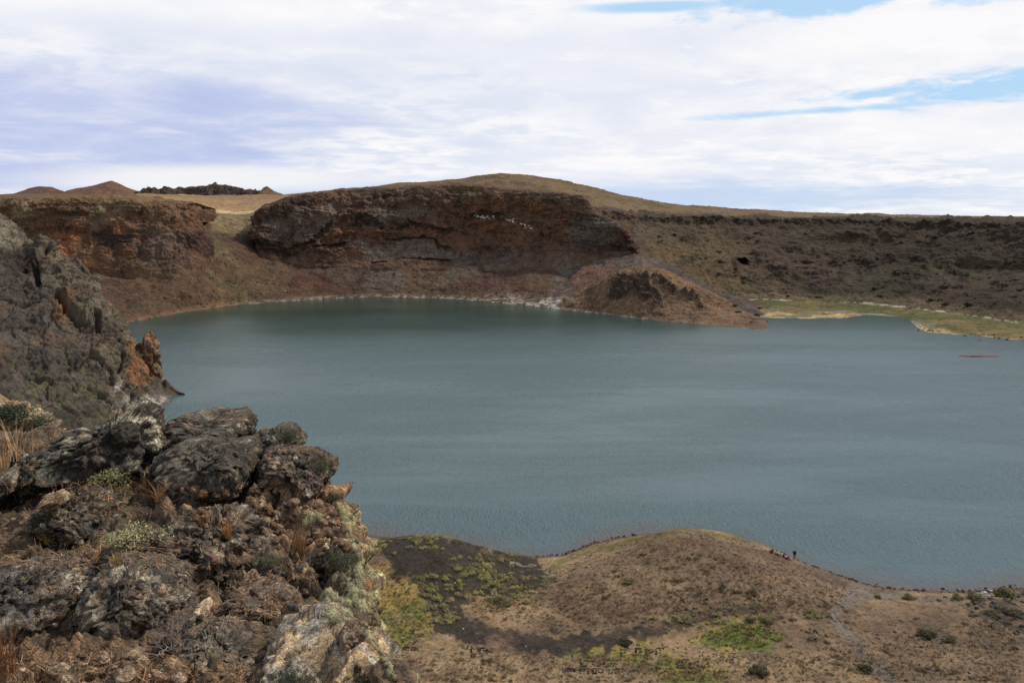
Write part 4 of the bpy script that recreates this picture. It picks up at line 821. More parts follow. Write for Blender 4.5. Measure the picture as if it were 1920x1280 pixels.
def make_cobbles():
    t1, t2, t3 = A(158, 132, 102, 1.2), A(130, 106, 84, 1.2), A(176, 152, 124, 1.15)
    K = Kind([rk(201, t1, t2, M_tan), rk(202, t1, t3, M_tan), rk(203, t2, t1, M_tan), rk(204, t3, t1, M_tan)], 'rough tan cobble in the dirt below the lowest boulders, bottom left', 'stone', 'tan cobbles at the bottom of the crag')
    scatter_px(K, [(60, 1235), (240, 1215), (470, 1262), (480, 1290), (0, 1290)], 60, .008, .03)
    for x, y, s in [(250, 1228, .05), (258, 1240, .045), (167, 1266, .035), (238, 1270, .04), (295, 1265, .03), (335, 1272, .035), (215, 1255, .03), (110, 1255, .04)]:
        p, n_ = drop(x, y)
        if p: K.put(p, r3(), (s, s, s), None if s < .05 else 'largest tan cobble, right under the big cracked boulder')
    K2 = Kind([rk(211, t1, t2, M_tan), rk(212, t2, A(96, 74, 58, 1.1), M_tan), rk(213, A(132, 98, 70, 1.1), t2, M_tan)], 'tan pebble in the loose bed under the overhanging ledge', 'stone', 'tan pebbles packed under the ledge')
    scatter_px(K2, [(470, 925), (560, 935), (635, 950), (665, 1030), (600, 1040), (520, 990), (440, 940)], 120, .012, .038)
    scatter_px(K2, [(330, 915), (480, 912), (500, 930), (340, 930)], 16, .02, .045)
    K3 = Kind([rk(221, A(84, 74, 70), A(110, 96, 88), M_dark), rk(222, A(128, 100, 80), A(96, 78, 68), M_mix), rk(223, A(150, 124, 100), A(110, 90, 76), M_mix)], 'small mottled stone on the rubble slope in the middle of the crag', 'stone', 'mottled stones on the rubble slope')
    scatter_px(K3, [(320, 960), (520, 985), (660, 1070), (600, 1140), (380, 1180), (330, 1080)], 120, .010, .034)
    K4 = Kind([rk(231, A(104, 84, 70), A(84, 70, 62), M_mix), rk(232, A(140, 112, 86), A(100, 82, 68), M_mix)], 'small stone in the dry litter behind the lower boulders', 'stone', 'stones in the litter left of the shrubs')
    scatter_px(K4, [(0, 960), (240, 1010), (300, 1050), (150, 1065), (0, 1060)], 50, .008, .025)
make_cobbles()

# ------------------------------------------------------------------ plants
def leaf_mat(name, tr=.2):
    m, nt = base_mat(name); at = nd(nt, 'ShaderNodeAttribute', attribute_name='Col').outputs['Color']
    oi = nd(nt, 'ShaderNodeObjectInfo').outputs['Random']; v = sstep(nt, oi, 0, 1, .8, 1.2)
    col = nd(nt, 'ShaderNodeVectorMath', {0: at, 1: nd(nt, 'ShaderNodeCombineXYZ', {0: v, 1: v, 2: v}).outputs[0]}, operation='MULTIPLY').outputs[0]
    finish(nt, col, rough=.8, spec=.15); return m
M_leaf = leaf_mat('leaves')
def leaves(cen, nrm, size, asp, cols, r):
    """small bent leaf blades, two triangles each, as one array of quads"""
    n = len(cen); t = r.normal(size=(n, 3)); t -= (t*nrm).sum(1, keepdims=True)*nrm*.6; t /= np.linalg.norm(t, axis=1, keepdims=True)+1e-9
    b = np.cross(nrm, t); b /= np.linalg.norm(b, axis=1, keepdims=True)+1e-9; s = (size*r.uniform(.6, 1.3, n))[:, None]
    a0 = cen; a1 = cen+(t*.5+b*asp)*s; a2 = cen+t*s+nrm*s*.2; a3 = cen+(t*.5-b*asp)*s
    V = np.stack([a0, a1, a2, a3], 1).reshape(-1, 3); return V, np.arange(4*n).reshape(-1, 4), np.repeat(cols, 4, 0)
def dome(seed, n, size, asp, c1, c2, lumps=7, rad=.35, h=.7, fill=.35, name='foliage'):
    """foliage of a bush of unit radius: leaves through lumpy sub-crowns with gaps between"""
    r = np.random.default_rng(seed); L = r.normal(size=(lumps, 3)); L /= np.linalg.norm(L, axis=1, keepdims=True); L *= r.uniform(.25, .75, (lumps, 1)); L[:, 2] = np.abs(L[:, 2])*h+.12
    k = r.integers(0, lumps, n); d = r.normal(size=(n, 3)); d /= np.linalg.norm(d, axis=1, keepdims=True)
    rr = rad*(fill+(1-fill)*r.random(n)**.5)*r.uniform(.8, 1.25, lumps)[k]
    c = L[k]+d*rr[:, None]; c[:, 2] = np.maximum(c[:, 2]*.9, .02); nr = d*.6+r.normal(size=(n, 3))*.5+np.array([0, 0, .4]); nr /= np.linalg.norm(nr, axis=1, keepdims=True)
    m = (r.random(n)*.7+.3*r.random(lumps)[k])[:, None]; col = np.asarray(c1)*(1-m)+np.asarray(c2)*m
    return leaves(c, nr, size, asp, col, r)
def tubes(paths, cols, k=4):
    V = []; F = []; Cc = []; o = 0
    for (pts, rads), cc in zip(paths, cols):
        pts = np.asarray(pts, float); n = len(pts); t = np.gradient(pts, axis=0); t /= np.linalg.norm(t, axis=1, keepdims=True)+1e-9
        up = np.array([.3, .2, 1.]); a = np.cross(t, up); a /= np.linalg.norm(a, axis=1, keepdims=True)+1e-9; b = np.cross(t, a)
        for j in range(k):
            an = 2*math.pi*j/k; V.append(pts+(a*math.cos(an)+b*math.sin(an))*np.asarray(rads)[:, None])
        ring = np.arange(n*k).reshape(k, n)+o
        for j in range(k):
            q, p = ring[j], ring[(j+1) % k]; F.append(np.stack([q[:-1], q[1:], p[1:], p[:-1]], 1))
        Cc.append(np.tile(np.asarray(cc), (n*k, 1))); o += n*k
    return np.concatenate(V), np.concatenate(F), np.concatenate(Cc)
def grow(r, base, d, length, rad, depth, out, spread=.7, seg=4, grav=.0):
    p = np.array(base, float); d = np.array(d, float); pts = [p.copy()]; rads = [rad]
    for i in range(seg):
        d = d+r.normal(size=3)*.22+np.array([0, 0, grav]); d /= np.linalg.norm(d); p = p+d*length/seg; pts.append(p.copy()); rads.append(rad*(1-.6*(i+1)/seg))
        if depth > 0 and r.random() < .85:
            dd = d+r.normal(size=3)*spread; dd /= np.linalg.norm(dd); grow(r, p, dd, length*.62, rads[-1]*.7, depth-1, out, spread, seg, grav)
    out.append((np.array(pts), np.array(rads)))
def stems(seed, n, ln, rad, depth=1, up=.8, spread=.7):
    r = np.random.default_rng(seed); out = []
    for _ in range(n):
        d = r.normal(size=3); d[2] = abs(d[2])*.5+up; d /= np.linalg.norm(d); grow(r, r.normal(size=3)*np.array([.06, .06, 0])*ln, d, ln, rad, depth, out, spread)
    return out
def bush(name, label, cat, loc, size, seed, c1, c2, nleaf=2200, leaf=.07, asp=.3, group=None, hz=1.0, lumps=9, stemc=(92, 78, 66), rad=.34):
    root = bpy.data.objects.new(name, None); COL.objects.link(root); root.location = loc; root.rotation_euler = (0, 0, seed*1.7 % 6.28); root.scale = (size, size, size*hz); tag(root, label, cat, group)
    V, F, c = dome(seed, nleaf, leaf, asp, c1, c2, lumps, rad); meshobj('foliage', V, F, M_leaf, c, root, smooth=False)
    st = stems(seed, 7, .6, .022, 2, .5); V, F, c = tubes(st, [A(*stemc)]*len(st)); meshobj('stem', V, F, M_leaf, c, root)
    return root
def blades(seed, n, ln, wd, c1, c2, lean=.5, base=.12):
    r = np.random.default_rng(seed); V = []; F = []; C = []; o = 0
    for _ in range(n):
        a = r.uniform(0, 6.28); b = np.array([math.cos(a), math.sin(a), 0])*r.random()**.5*base; l = ln*r.uniform(.5, 1.15); le = lean*r.random(); a2 = a+r.normal()*.6; dr = np.array([math.cos(a2), math.sin(a2), 0]); sd_ = np.array([-dr[1], dr[0], 0])
        m = r.random(); cc = np.asarray(c1)*(1-m)+np.asarray(c2)*m
        for i in range(4):
            t = i/3; p = b+dr*le*l*t*t*1.2+np.array([0, 0, l*(t-.25*le*t*t)]); w = wd*(1-t*.85); V += [p-sd_*w, p+sd_*w]; C += [cc, cc]
        for i in range(3): F.append([o+2*i, o+2*i+1, o+2*i+3, o+2*i+2])
        o += 8
    return np.array(V), np.array(F), np.array(C)
def tuft(name, label, px, py, h, seed, c1, c2, n=90, lean=.6, group=None, wd=.0016, base=None):
    p, _ = drop(px, py)
    if p is None: return
    V, F, c = blades(seed, n, h, wd, c1, c2, lean, base or h*.16); o = meshobj(name, V, F, M_leaf, c, smooth=False); o.location = p; tag(o, label, 'grass', group); return o
def make_fg_plants():
    straw, straw2, org = A(178, 140, 96, 1.1), A(140, 104, 70, 1.1), A(160, 108, 66, 1.1)
    g = 'dry grass tufts on the crag'
    tuft('grass_tuft', 'tallest straw coloured grass tuft, in the rubble near the crag edge', 562, 1042, .17, 1, straw, straw2, 170, .35, g)
    tuft('grass_tuft', 'small orange brown tuft on the rubble left of the tallest tuft', 428, 1008, .09, 2, org, straw2, 70, .6, g)
    tuft('grass_tuft', 'small orange brown tuft nearest the grey green shrub', 378, 985, .08, 3, org, straw2, 60, .7, g)
    tuft('grass_tuft', 'wispy straw clump at the left edge above the low slab', 8, 880, .26, 4, A(206, 168, 122, 1.3), straw, 34, .6, g, .0022)
    tuft('grass_tuft', 'upright straw clump beside the knoll at the left edge', 34, 862, .26, 5, A(206, 168, 122, 1.3), straw, 30, .5, g, .0022)
    tuft('grass_tuft', 'single thin dry stalk standing above the low slab', 52, 845, .22, 6, straw, straw2, 8, .1, g, .003)
    tuft('grass_tuft', 'sparse orange grass at the bottom left corner', 8, 1262, .22, 7, A(150, 92, 48), straw2, 60, .5, g)
    tuft('grass_tuft', 'low yellow green tuft in front of the cracked boulder', 218, 1060, .06, 8, A(150, 130, 60), straw, 60, .8, g)
    tuft('grass_tuft', 'yellowish herb clump on the bare soil at the left', 88, 1018, .08, 9, A(142, 132, 62), A(150, 116, 60), 80, .9, g, .003)
    tuft('grass_tuft', 'dry stems hanging over the hollow under the arched slab', 275, 925, .14, 10, straw2, A(110, 84, 62), 60, 1.2, g)
    tuft('grass_tuft', 'thin pale grass between the ledge boulders and the shrub', 300, 940, .12, 11, straw2, straw, 50, 1.2, g)
    # litter: dead stalks and needles lying everywhere
    r = np.random.default_rng(5); V = []; F = []; C = []; o = 0
    zones = [([(0, 900), (310, 900), (330, 960), (0, 960)], 420), ([(0, 1000), (320, 1010), (300, 1065), (0, 1065)], 380), ([(300, 940), (640, 960), (680, 1100), (560, 1160), (330, 1100)], 300), ([(0, 1215), (480, 1250), (480, 1290), (0, 1290)], 160), ([(380, 1080), (560, 1080), (560, 1160), (400, 1170)], 120)]
    for z, n in zones:
        for _ in range(int(n*1.8)):
            p, nr = drop(*rnd_in(z))
            if p is None or p.y > 6.5: continue
            d = Vector(r.normal(size=3)); d = (d-nr*d.dot(nr)*.8).normalized(); l = r.uniform(.012, .06); s = d.cross(nr).normalized()*r.uniform(.0006, .0013); m = r.random(); cc = (straw if m > .5 else straw2)*r.uniform(.55, 1.15)*np.array([1, 1, 1.15])
            q = p+nr*.004; mid = q+d*l*.5+nr*l*r.uniform(.05, .3); e = q+d*l+nr*l*r.uniform(-.05, .25)
            for a, b in ((q, mid), (mid, e)):
                V += [a-s, a+s, b+s, b-s]; C += [cc]*4; F.append([o, o+1, o+2, o+3]); o += 4
    o_ = meshobj('dry_litter', np.array([v[:] for v in V]), np.array(F), M_leaf, np.array(C), smooth=False); tag(o_, 'dead stalks and dry grass litter strewn over the crag soil', 'litter', kind='stuff')
    # shrubs
    def shrub(label, px, py, size, seed, c1, c2, hz=.8, n=1500, leaf=.07, **kw):
        p, nr = drop(px, py)
        if p is not None: bush('shrub', label, 'shrub', p-Vector((0, 0, .01)), size, seed, c1, c2, n, leaf, .22, 'low shrubs on the crag', hz, 10, **kw)
    shrub('sage green shrub growing out of the hollow under the arched slab', 196, 902, .20, 21, A(112, 116, 80, 1.2), A(156, 142, 92, 1.2), .85, 900, .09, rad=.28)
    shrub('spreading grey green shrub with yellow tips in the middle of the crag', 258, 1015, .21, 22, A(124, 124, 98, 1.2), A(164, 152, 104, 1.2), .62, 1500, .08, rad=.30)
    shrub('small sprig of sage shrub at the right of the hollow', 232, 918, .09, 23, A(112, 108, 72, 1.2), A(150, 122, 72, 1.2), .8, 500, .1)
    shrub('dark green cushion shrub on top of the knobbly rock', 536, 822, .13, 24, A(44, 48, 36, 1.2), A(78, 82, 54, 1.2), .7, 2200, .07, rad=.4)
    shrub('dark green cushion shrub over the right shoulder of the overhanging boulder', 604, 872, .13, 25, A(48, 54, 38, 1.2), A(92, 92, 60, 1.2), .6, 2200, .07, rad=.4)
    shrub('small dark cushion shrub under the overhanging boulder at the edge', 628, 934, .07, 26, A(44, 48, 36, 1.2), A(86, 84, 58, 1.2), .8, 1200, .09, rad=.4)
    shrub('dark green cushion shrub in the rubble by the crag edge', 640, 1050, .13, 27, A(44, 46, 34, 1.2), A(72, 72, 50, 1.2), .55, 2200, .07, rad=.4)
    shrub('small dark shrub in the rubble below the tallest tuft', 500, 1050, .07, 28, A(52, 56, 40, 1.2), A(84, 88, 60, 1.2), .6, 900, .1)
    shrub('dark cushion shrub at the foot of the pale slab, left of the pair', 548, 1278, .085, 29, A(40, 44, 36, 1.2), A(74, 78, 58, 1.2), .8, 2200, .08, rad=.4)
    shrub('dark cushion shrub at the foot of the pale slab, right of the pair', 672, 1282, .075, 30, A(40, 44, 36, 1.2), A(74, 78, 58, 1.2), .8, 2200, .08, rad=.4)
    shrub('tiny leafy shrub over the flat layered slab', 470, 838, .06, 31, A(60, 62, 46, 1.2), A(92, 90, 64, 1.2), .6, 700, .1)
    for i, (x, y, s) in enumerate([(20, 785, .42), (58, 800, .36), (84, 818, .3), (40, 825, .4), (4, 815, .36), (100, 835, .3), (22, 768, .2)]):
        p, nr = drop(x, y)
        if p is not None and p.y > 8: bush('shrub', ['topmost dark bush on the pale knoll', 'dark bush in the middle of the pale knoll', 'dark bush on the right shoulder of the pale knoll', 'dark bush low on the pale knoll above the grass stalks', 'dark bush on the left of the pale knoll by the frame edge', 'dark bush at the right foot of the pale knoll', 'small dark bush just under the crest of the pale knoll'][i], 'shrub', p, s, 40+i, A(40, 44, 32, 1.1), A(72, 74, 52, 1.1), 1600, .09, .3, 'dark bushes on the pale knoll', .6)
    # leafless twigs
    p, nr = drop(322, 1215)
    st = stems(61, 9, .13, .0026, 2, .25, .8); V, F, c = tubes(st, [A(130, 116, 112)]*len(st)); o = meshobj('dead_shrub', V, F, M_leaf, c); o.location = p; tag(o, 'leafless grey dead shrub between the cracked boulder and the pinkish rock', 'dead shrub')
    # pale lichen tufts
    def lich(seed):
        def f():
            r = np.random.default_rng(seed); n = 420; d = r.normal(size=(n, 3)); d /= np.linalg.norm(d, axis=1, keepdims=True); m = r.random((n, 1))
            V, F, c = leaves(d*r.uniform(.25, .9, (n, 1)), d, .38, .12, A(196, 188, 148, 1.15)*m+A(158, 150, 114, 1.15)*(1-m), r); return meshobj('lichen_tuft', V, F, M_leaf, c, smooth=False)
        return f
    K = Kind([lich(1), lich(2), lich(3)], 'fluffy yellow green lichen tuft on the right edge of the crag', 'lichen', 'yellow green lichen tufts along the crag edge')
    for pts, n, a, b in [([(600, 1090), (640, 1075), (676, 1060), (678, 1140), (640, 1165), (600, 1160)], 46, .010, .030), ([(632, 945), (645, 950), (664, 1030), (654, 1030)], 24, .008, .02), ([(670, 1030), (680, 1040), (682, 1140), (672, 1140)], 26, .01, .026), ([(676, 1175), (690, 1180), (712, 1222), (700, 1222)], 12, .006, .016), ([(718, 1235), (726, 1236), (744, 1278), (732, 1278)], 10, .006, .015), ([(560, 960), (600, 965), (600, 985), (565, 980)], 8, .015, .03)]:
        for _ in range(n):
            p, nr = drop(*rnd_in(pts))
            if p is None or p.y > 7: continue
            s = random.uniform(a, b); K.put(p, r3(), (s, s, s*random.uniform(.9, 1.6)))
    # orange cigarette end on the litter
    p, nr = drop(204, 938)
    if p is not None:
        root = bpy.data.objects.new('cigarette_end', None); COL.objects.link(root); root.location = p+Vector((0, 0, .008)); root.rotation_euler = (0, R(-8), R(22)); tag(root, 'orange cigarette end lying on the dry litter of the crag', 'cigarette end')
        for nm, x0, x1, cc in (('filter', -.016, .012, (214, 104, 52)), ('paper', .012, .019, (220, 205, 190))):
            V, F, c = tubes([(np.array([(x0, 0, 0), (x0+.001, 0, 0), (x1-.001, 0, 0), (x1, 0, 0)]), np.array([.0032, .0042, .0042, .0034]))], [A(*cc)], 10); meshobj(nm, V, F, M_leaf, c, root)
make_fg_plants()

# ------------------------------------------------------------------ foreshore: shrubs, stones, letters
def make_shore_things():
    def cush(seed, c1, c2, nm='cushion_shrub'):
        def f(): V, F, c = dome(seed, 520, .17, .34, c1, c2, 9, .30, .6); return meshobj(nm, V, F, M_leaf, c, smooth=False)
        return f
    y1, y2, y3, y4 = A(158, 148, 92, 1.15), A(116, 110, 72, 1.15), A(142, 132, 96, 1.15), A(104, 98, 74, 1.15)
    K = Kind([cush(1, y1, y2), cush(2, y1, y3), cush(3, y3, y4), cush(4, y2, y1)], 'yellow green cushion shrub on the dark cinder mound', 'shrub', 'yellow green cushion shrubs on the dark cinder mound')
    def sc(k, pts, n, a, b, hz=.7):
        for _ in range(n):
            p = pick(*rnd_in(pts)); s = (a+(b-a)*random.random()**1.8)*1.3; k.put(p-Vector((0, 0, s*.1)), (0, 0, random.uniform(0, 6.28)), (s, s, s*hz*1.25))
    sc(K, [(775, 1012), (830, 1003), (835, 1030), (790, 1030)], 14, .45, .9)
    sc(K, [(855, 1025), (960, 1045), (990, 1080), (900, 1090), (840, 1060)], 40, .4, .95)
    sc(K, [(780, 1080), (900, 1060), (990, 1090), (960, 1120), (870, 1130), (800, 1130)], 58, .4, .95)
    sc(K, [(765, 1070), (800, 1080), (850, 1150), (860, 1165), (820, 1170)], 30, .4, .8); sc(K, [(850, 1050), (1000, 1060), (1060, 1100), (980, 1150), (860, 1120)], 70, .3, .8)
    sc(K, [(690, 1015), (760, 1008), (770, 1030), (690, 1050)], 16, .4, .8)
    K2 = Kind([cush(11, y1, y2), cush(12, y3, y4)], 'olive cushion shrub on the brown mound above the green grass', 'shrub', 'olive cushion shrubs on the foot of the brown mound')
    sc(K2, [(1200, 1150), (1320, 1135), (1430, 1130), (1430, 1165), (1290, 1185), (1190, 1185)], 40, .3, .7)
    K3 = Kind([cush(21, A(124, 104, 74), A(88, 78, 54), 'dry_shrub'), cush(22, A(134, 112, 80), A(100, 86, 60), 'dry_shrub'), cush(23, A(78, 70, 48), A(110, 96, 66), 'dry_shrub')], 'low brown olive shrub on the dry ground of the shore', 'shrub', 'low brown olive shrubs on the dry shore')
    sc(K3, [(1040, 1070), (1300, 1010), (1440, 1040), (1600, 1130), (1900, 1150), (1915, 1275), (1500, 1275), (1400, 1160), (1150, 1140)], 150, .25, .65, .55)
    sc(K3, [(690, 1225), (1000, 1235), (1050, 1275), (740, 1275)], 26, .3, .75, .5)
    # bushes
    dk, ol = (A(56, 54, 38, 1.1), A(96, 88, 60, 1.2)), (A(80, 76, 48, 1.1), A(118, 108, 70, 1.2))
    B = [(1882, 1118, 2.5, 'largest leafy green bush at the far right shore', ol, 1.0), (1826, 1122, 1.9, 'green bush left of the largest bush at the right shore', ol, .8), (1795, 1122, 1.6, 'low spreading green bush near the white boulders', ol, .6), (1706, 1122, 1.6, 'low green bush at the bend of the shore gravel', ol, .6), (1645, 1120, .9, 'small green bush left of the shore gravel', ol, .9),
         (1738, 1192, 1.9, 'dark bush alone on the dry flat, left of two', dk, .7), (1781, 1202, 1.1, 'smaller dark bush right of the lone dark bush', dk, .7), (1420, 1262, 2.0, 'dark bush at the bottom right of the green grass', dk, .7), (1622, 1256, 1.4, 'round olive bush beside the gravel trail, bottom right', dk, .9), (1172, 1206, 1.4, 'dark green bush above the stone letters', dk, .8),
         (1440, 1165, 1.8, 'olive bush on the top rim of the green grass', ol, .6), (1405, 1166, 1.0, 'small dark bush left of the olive bush on the rim of the grass', dk, .8), (940, 1130, 2.3, 'wide olive bush at the foot of the cinder mound', ol, .5), (1180, 1090, 1.6, 'olive bush on the slope of the brown mound', ol, .5), (1410, 1110, 1.4, 'dark bush on the flank of the brown mound', dk, .5), (1520, 1150, 1.9, 'spreading dull green bush left of the gravel trail', ol, .4),
         (1900, 1150, 2.0, 'dark green bush among the lava rubble at the right edge', dk, .5), (1860, 1150, 1.5, 'low dark bush left of the lava rubble bush', dk, .5), (1570, 1232, 1.2, 'flat olive bush just left of the gravel trail', ol, .4), (1900, 1215, .9, 'small dark bush at the right edge below the rubble', dk, .6)]
    for i, (x, y, s, l, cc, hz) in enumerate(B): bush('bush', l, 'bush', pick(x, y)-Vector((0, 0, .1)), s, 300+i, cc[0], cc[1], 2200, .10, .34, 'bushes on the near shore', hz, 15, rad=.24)
    # dry grass, uncountable
    V0, F0, C0_ = blades(9, 9, .32, .022, A(170, 142, 104), A(138, 112, 80), .9, .12); n0 = len(V0); VV = []; FF = []; CC = []; o = 0
    zones = [([(660, 1050), (735, 1055), (815, 1180), (760, 1220), (660, 1150)], 900, (154, 126, 80), (122, 108, 62)), ([(850, 1110), (1060, 1060), (1300, 1000), (1440, 1030), (1600, 1110), (1560, 1160), (1100, 1170), (900, 1160)], 3000, (150, 124, 92), (112, 92, 70)),
             ([(680, 1220), (1300, 1235), (1500, 1220), (1900, 1150), (1915, 1278), (720, 1278)], 2600, (164, 138, 106), (116, 98, 76)), ([(1300, 1195), (1370, 1170), (1430, 1165), (1480, 1195), (1400, 1222)], 500, (104, 110, 52), (140, 122, 62)), ([(1060, 1228), (1230, 1220), (1380, 1270), (1260, 1275)], 350, (112, 112, 54), (146, 124, 66)), ([(670, 1013), (820, 1001), (990, 1045), (960, 1045), (820, 1010)], 350, (120, 116, 60), (92, 92, 52))]
    r = np.random.default_rng(3)
    for z, n, a, b in zones:
        za = np.array(z, float); pts = rng.uniform(za.min(0), za.max(0), (n*3, 2)); pts = pts[poly(pts[None], za, .01)[0] > .5][:n]
        d = FWD*FPX+RT*(pts[:, :1]-960)+UPV*(640-pts[:, 1:]); y = 60/(-d[:, 2]/d[:, 1])*.93
        for _ in range(14):
            x = d[:, 0]/d[:, 1]*y; h = ghz(x, y); y = (CAMZ-h)/(-d[:, 2]/d[:, 1])*.6+y*.4
        x = d[:, 0]/d[:, 1]*y; h = ghz(x, y)
        for i in range(len(x)):
            an = r.uniform(0, 6.28); s = r.uniform(.5, 1.5); ca, sa = math.cos(an)*s, math.sin(an)*s
            VV.append(V0@np.array([[ca, sa, 0], [-sa, ca, 0], [0, 0, s]])+np.array([x[i], y[i], h[i]-.02])); FF.append(F0+o); o += n0; m = r.random(); CC.append(np.tile((A(*a)*m+A(*b)*(1-m))*r.uniform(.75, 1.2), (n0, 1)))
    o_ = meshobj('dry_grass', np.concatenate(VV), np.concatenate(FF), M_leaf, np.concatenate(CC), smooth=False); tag(o_, 'short dry grass over the near shore', 'grass', kind='stuff')
    # shore rocks along the waterline
    b1, b2, b3 = A(96, 72, 66), A(122, 98, 86), A(70, 58, 56)
    K = Kind([rk(301, b1, b2, M_far_rock, 'shore_rock'), rk(302, b1, b3, M_far_rock, 'shore_rock'), rk(303, b2, b1, M_far_rock, 'shore_rock'), rk(304, b3, b1, M_far_rock, 'shore_rock')], 'reddish brown rock at the waterline of the near shore', 'rock', 'brown rocks along the near waterline')
    for seg, n in (([(1000, 1044), (1052, 1041), (1121, 1015), (1207, 999.5)], 90), ([(1420, 1019), (1452, 1034), (1500, 1054), (1555, 1073), (1604, 1089), (1655, 1101), (1724, 1106), (1793, 1108), (1913, 1101)], 150)):
        sg = np.array(seg, float); L = np.concatenate([[0], np.cumsum(np.hypot(*np.diff(sg, axis=0).T))])
        for _ in range(n):
            t = random.uniform(0, L[-1]); q = PZ(np.interp(t, L, sg[:, 0]), np.interp(t, L, sg[:, 1])); q[1] += random.gauss(-.2, .55); s = random.choice([.12, .16, .2, .2, .28, .38]); K.put((q[0], q[1], max(float(ghz(q[0], q[1])), -.05)+s*.2), r3(), (s, s, s))
    W = Kind([rk(311, A(196, 192, 186), A(160, 156, 150), M_far_rock, 'white_boulder'), rk(312, A(206, 200, 194), A(170, 164, 158), M_far_rock, 'white_boulder')], 'whitish boulder between the two right hand shore bushes', 'rock', 'white boulders at the right shore')
    for x, y, s in [(1844, 1112, .6), (1856, 1108, .7), (1850, 1116, .5), (1836, 1113, .4), (1862, 1113, .45)]: W.put(pick(x, y), r3(), (s, s, s*.8))
    w2 = Kind([rk(313, A(190, 184, 176), A(160, 150, 140), M_far_rock, 'pale_stone')], 'small pale stone lying on the dry near shore', 'stone', 'pale stones scattered over the near shore')
    for x, y in [(1085, 1075), (1130, 1088), (1195, 1068), (1206, 1091), (1240, 1075), (755, 1196), (951, 1225), (1153, 1218), (1386, 1205), (1443, 1180), (1555, 1074), (1585, 1083), (1650, 1102), (1665, 1102), (1790, 1110), (1262, 1252), (1075, 1126), (1222, 1020), (1385, 1202), (1180, 1214)]:
        s = random.uniform(.13, .26); w2.put(pick(x, y), r3(), (s, s, s*.7))
    L_ = Kind([rk(321, A(52, 48, 48), A(80, 74, 70), M_far_rock, 'lava_block'), rk(322, A(62, 58, 56), A(44, 42, 42), M_far_rock, 'lava_block'), rk(323, A(70, 64, 62), A(50, 46, 46), M_far_rock, 'lava_block')], 'dark lava block in the rubble at the right edge of the shore', 'rock', 'dark lava blocks at the right edge')
    for z, n, a, b in [([(1800, 1130), (1925, 1105), (1925, 1190), (1870, 1185)], 90, .2, .55), ([(1760, 1118), (1780, 1118), (1780, 1128), (1760, 1128)], 3, .35, .5)]:
        for _ in range(n): s = random.uniform(a, b); L_.put(pick(*rnd_in(z)), r3(), (s, s, s*.8))
    L2 = Kind([rk(331, A(60, 54, 54), A(84, 76, 72), M_far_rock, 'dark_stone'), rk(332, A(70, 62, 60), A(50, 46, 46), M_far_rock, 'dark_stone')], 'dark stone on the dry flat around the gravel trail', 'stone', 'dark stones on the dry flat')
    for z, n in [([(1520, 1230), (1900, 1250), (1900, 1278), (1700, 1275)], 40), ([(1620, 1180), (1780, 1190), (1800, 1230), (1660, 1215)], 30), ([(1500, 1180), (1540, 1180), (1530, 1200)], 8), ([(1230, 1120), (1400, 1100), (1420, 1140), (1260, 1150)], 26), ([(700, 1240), (1000, 1240), (1000, 1275)], 12)]:
        for _ in range(n): s = random.uniform(.12, .34); L2.put(pick(*rnd_in(z)), r3(), (s, s, s*.7))
make_shore_things()

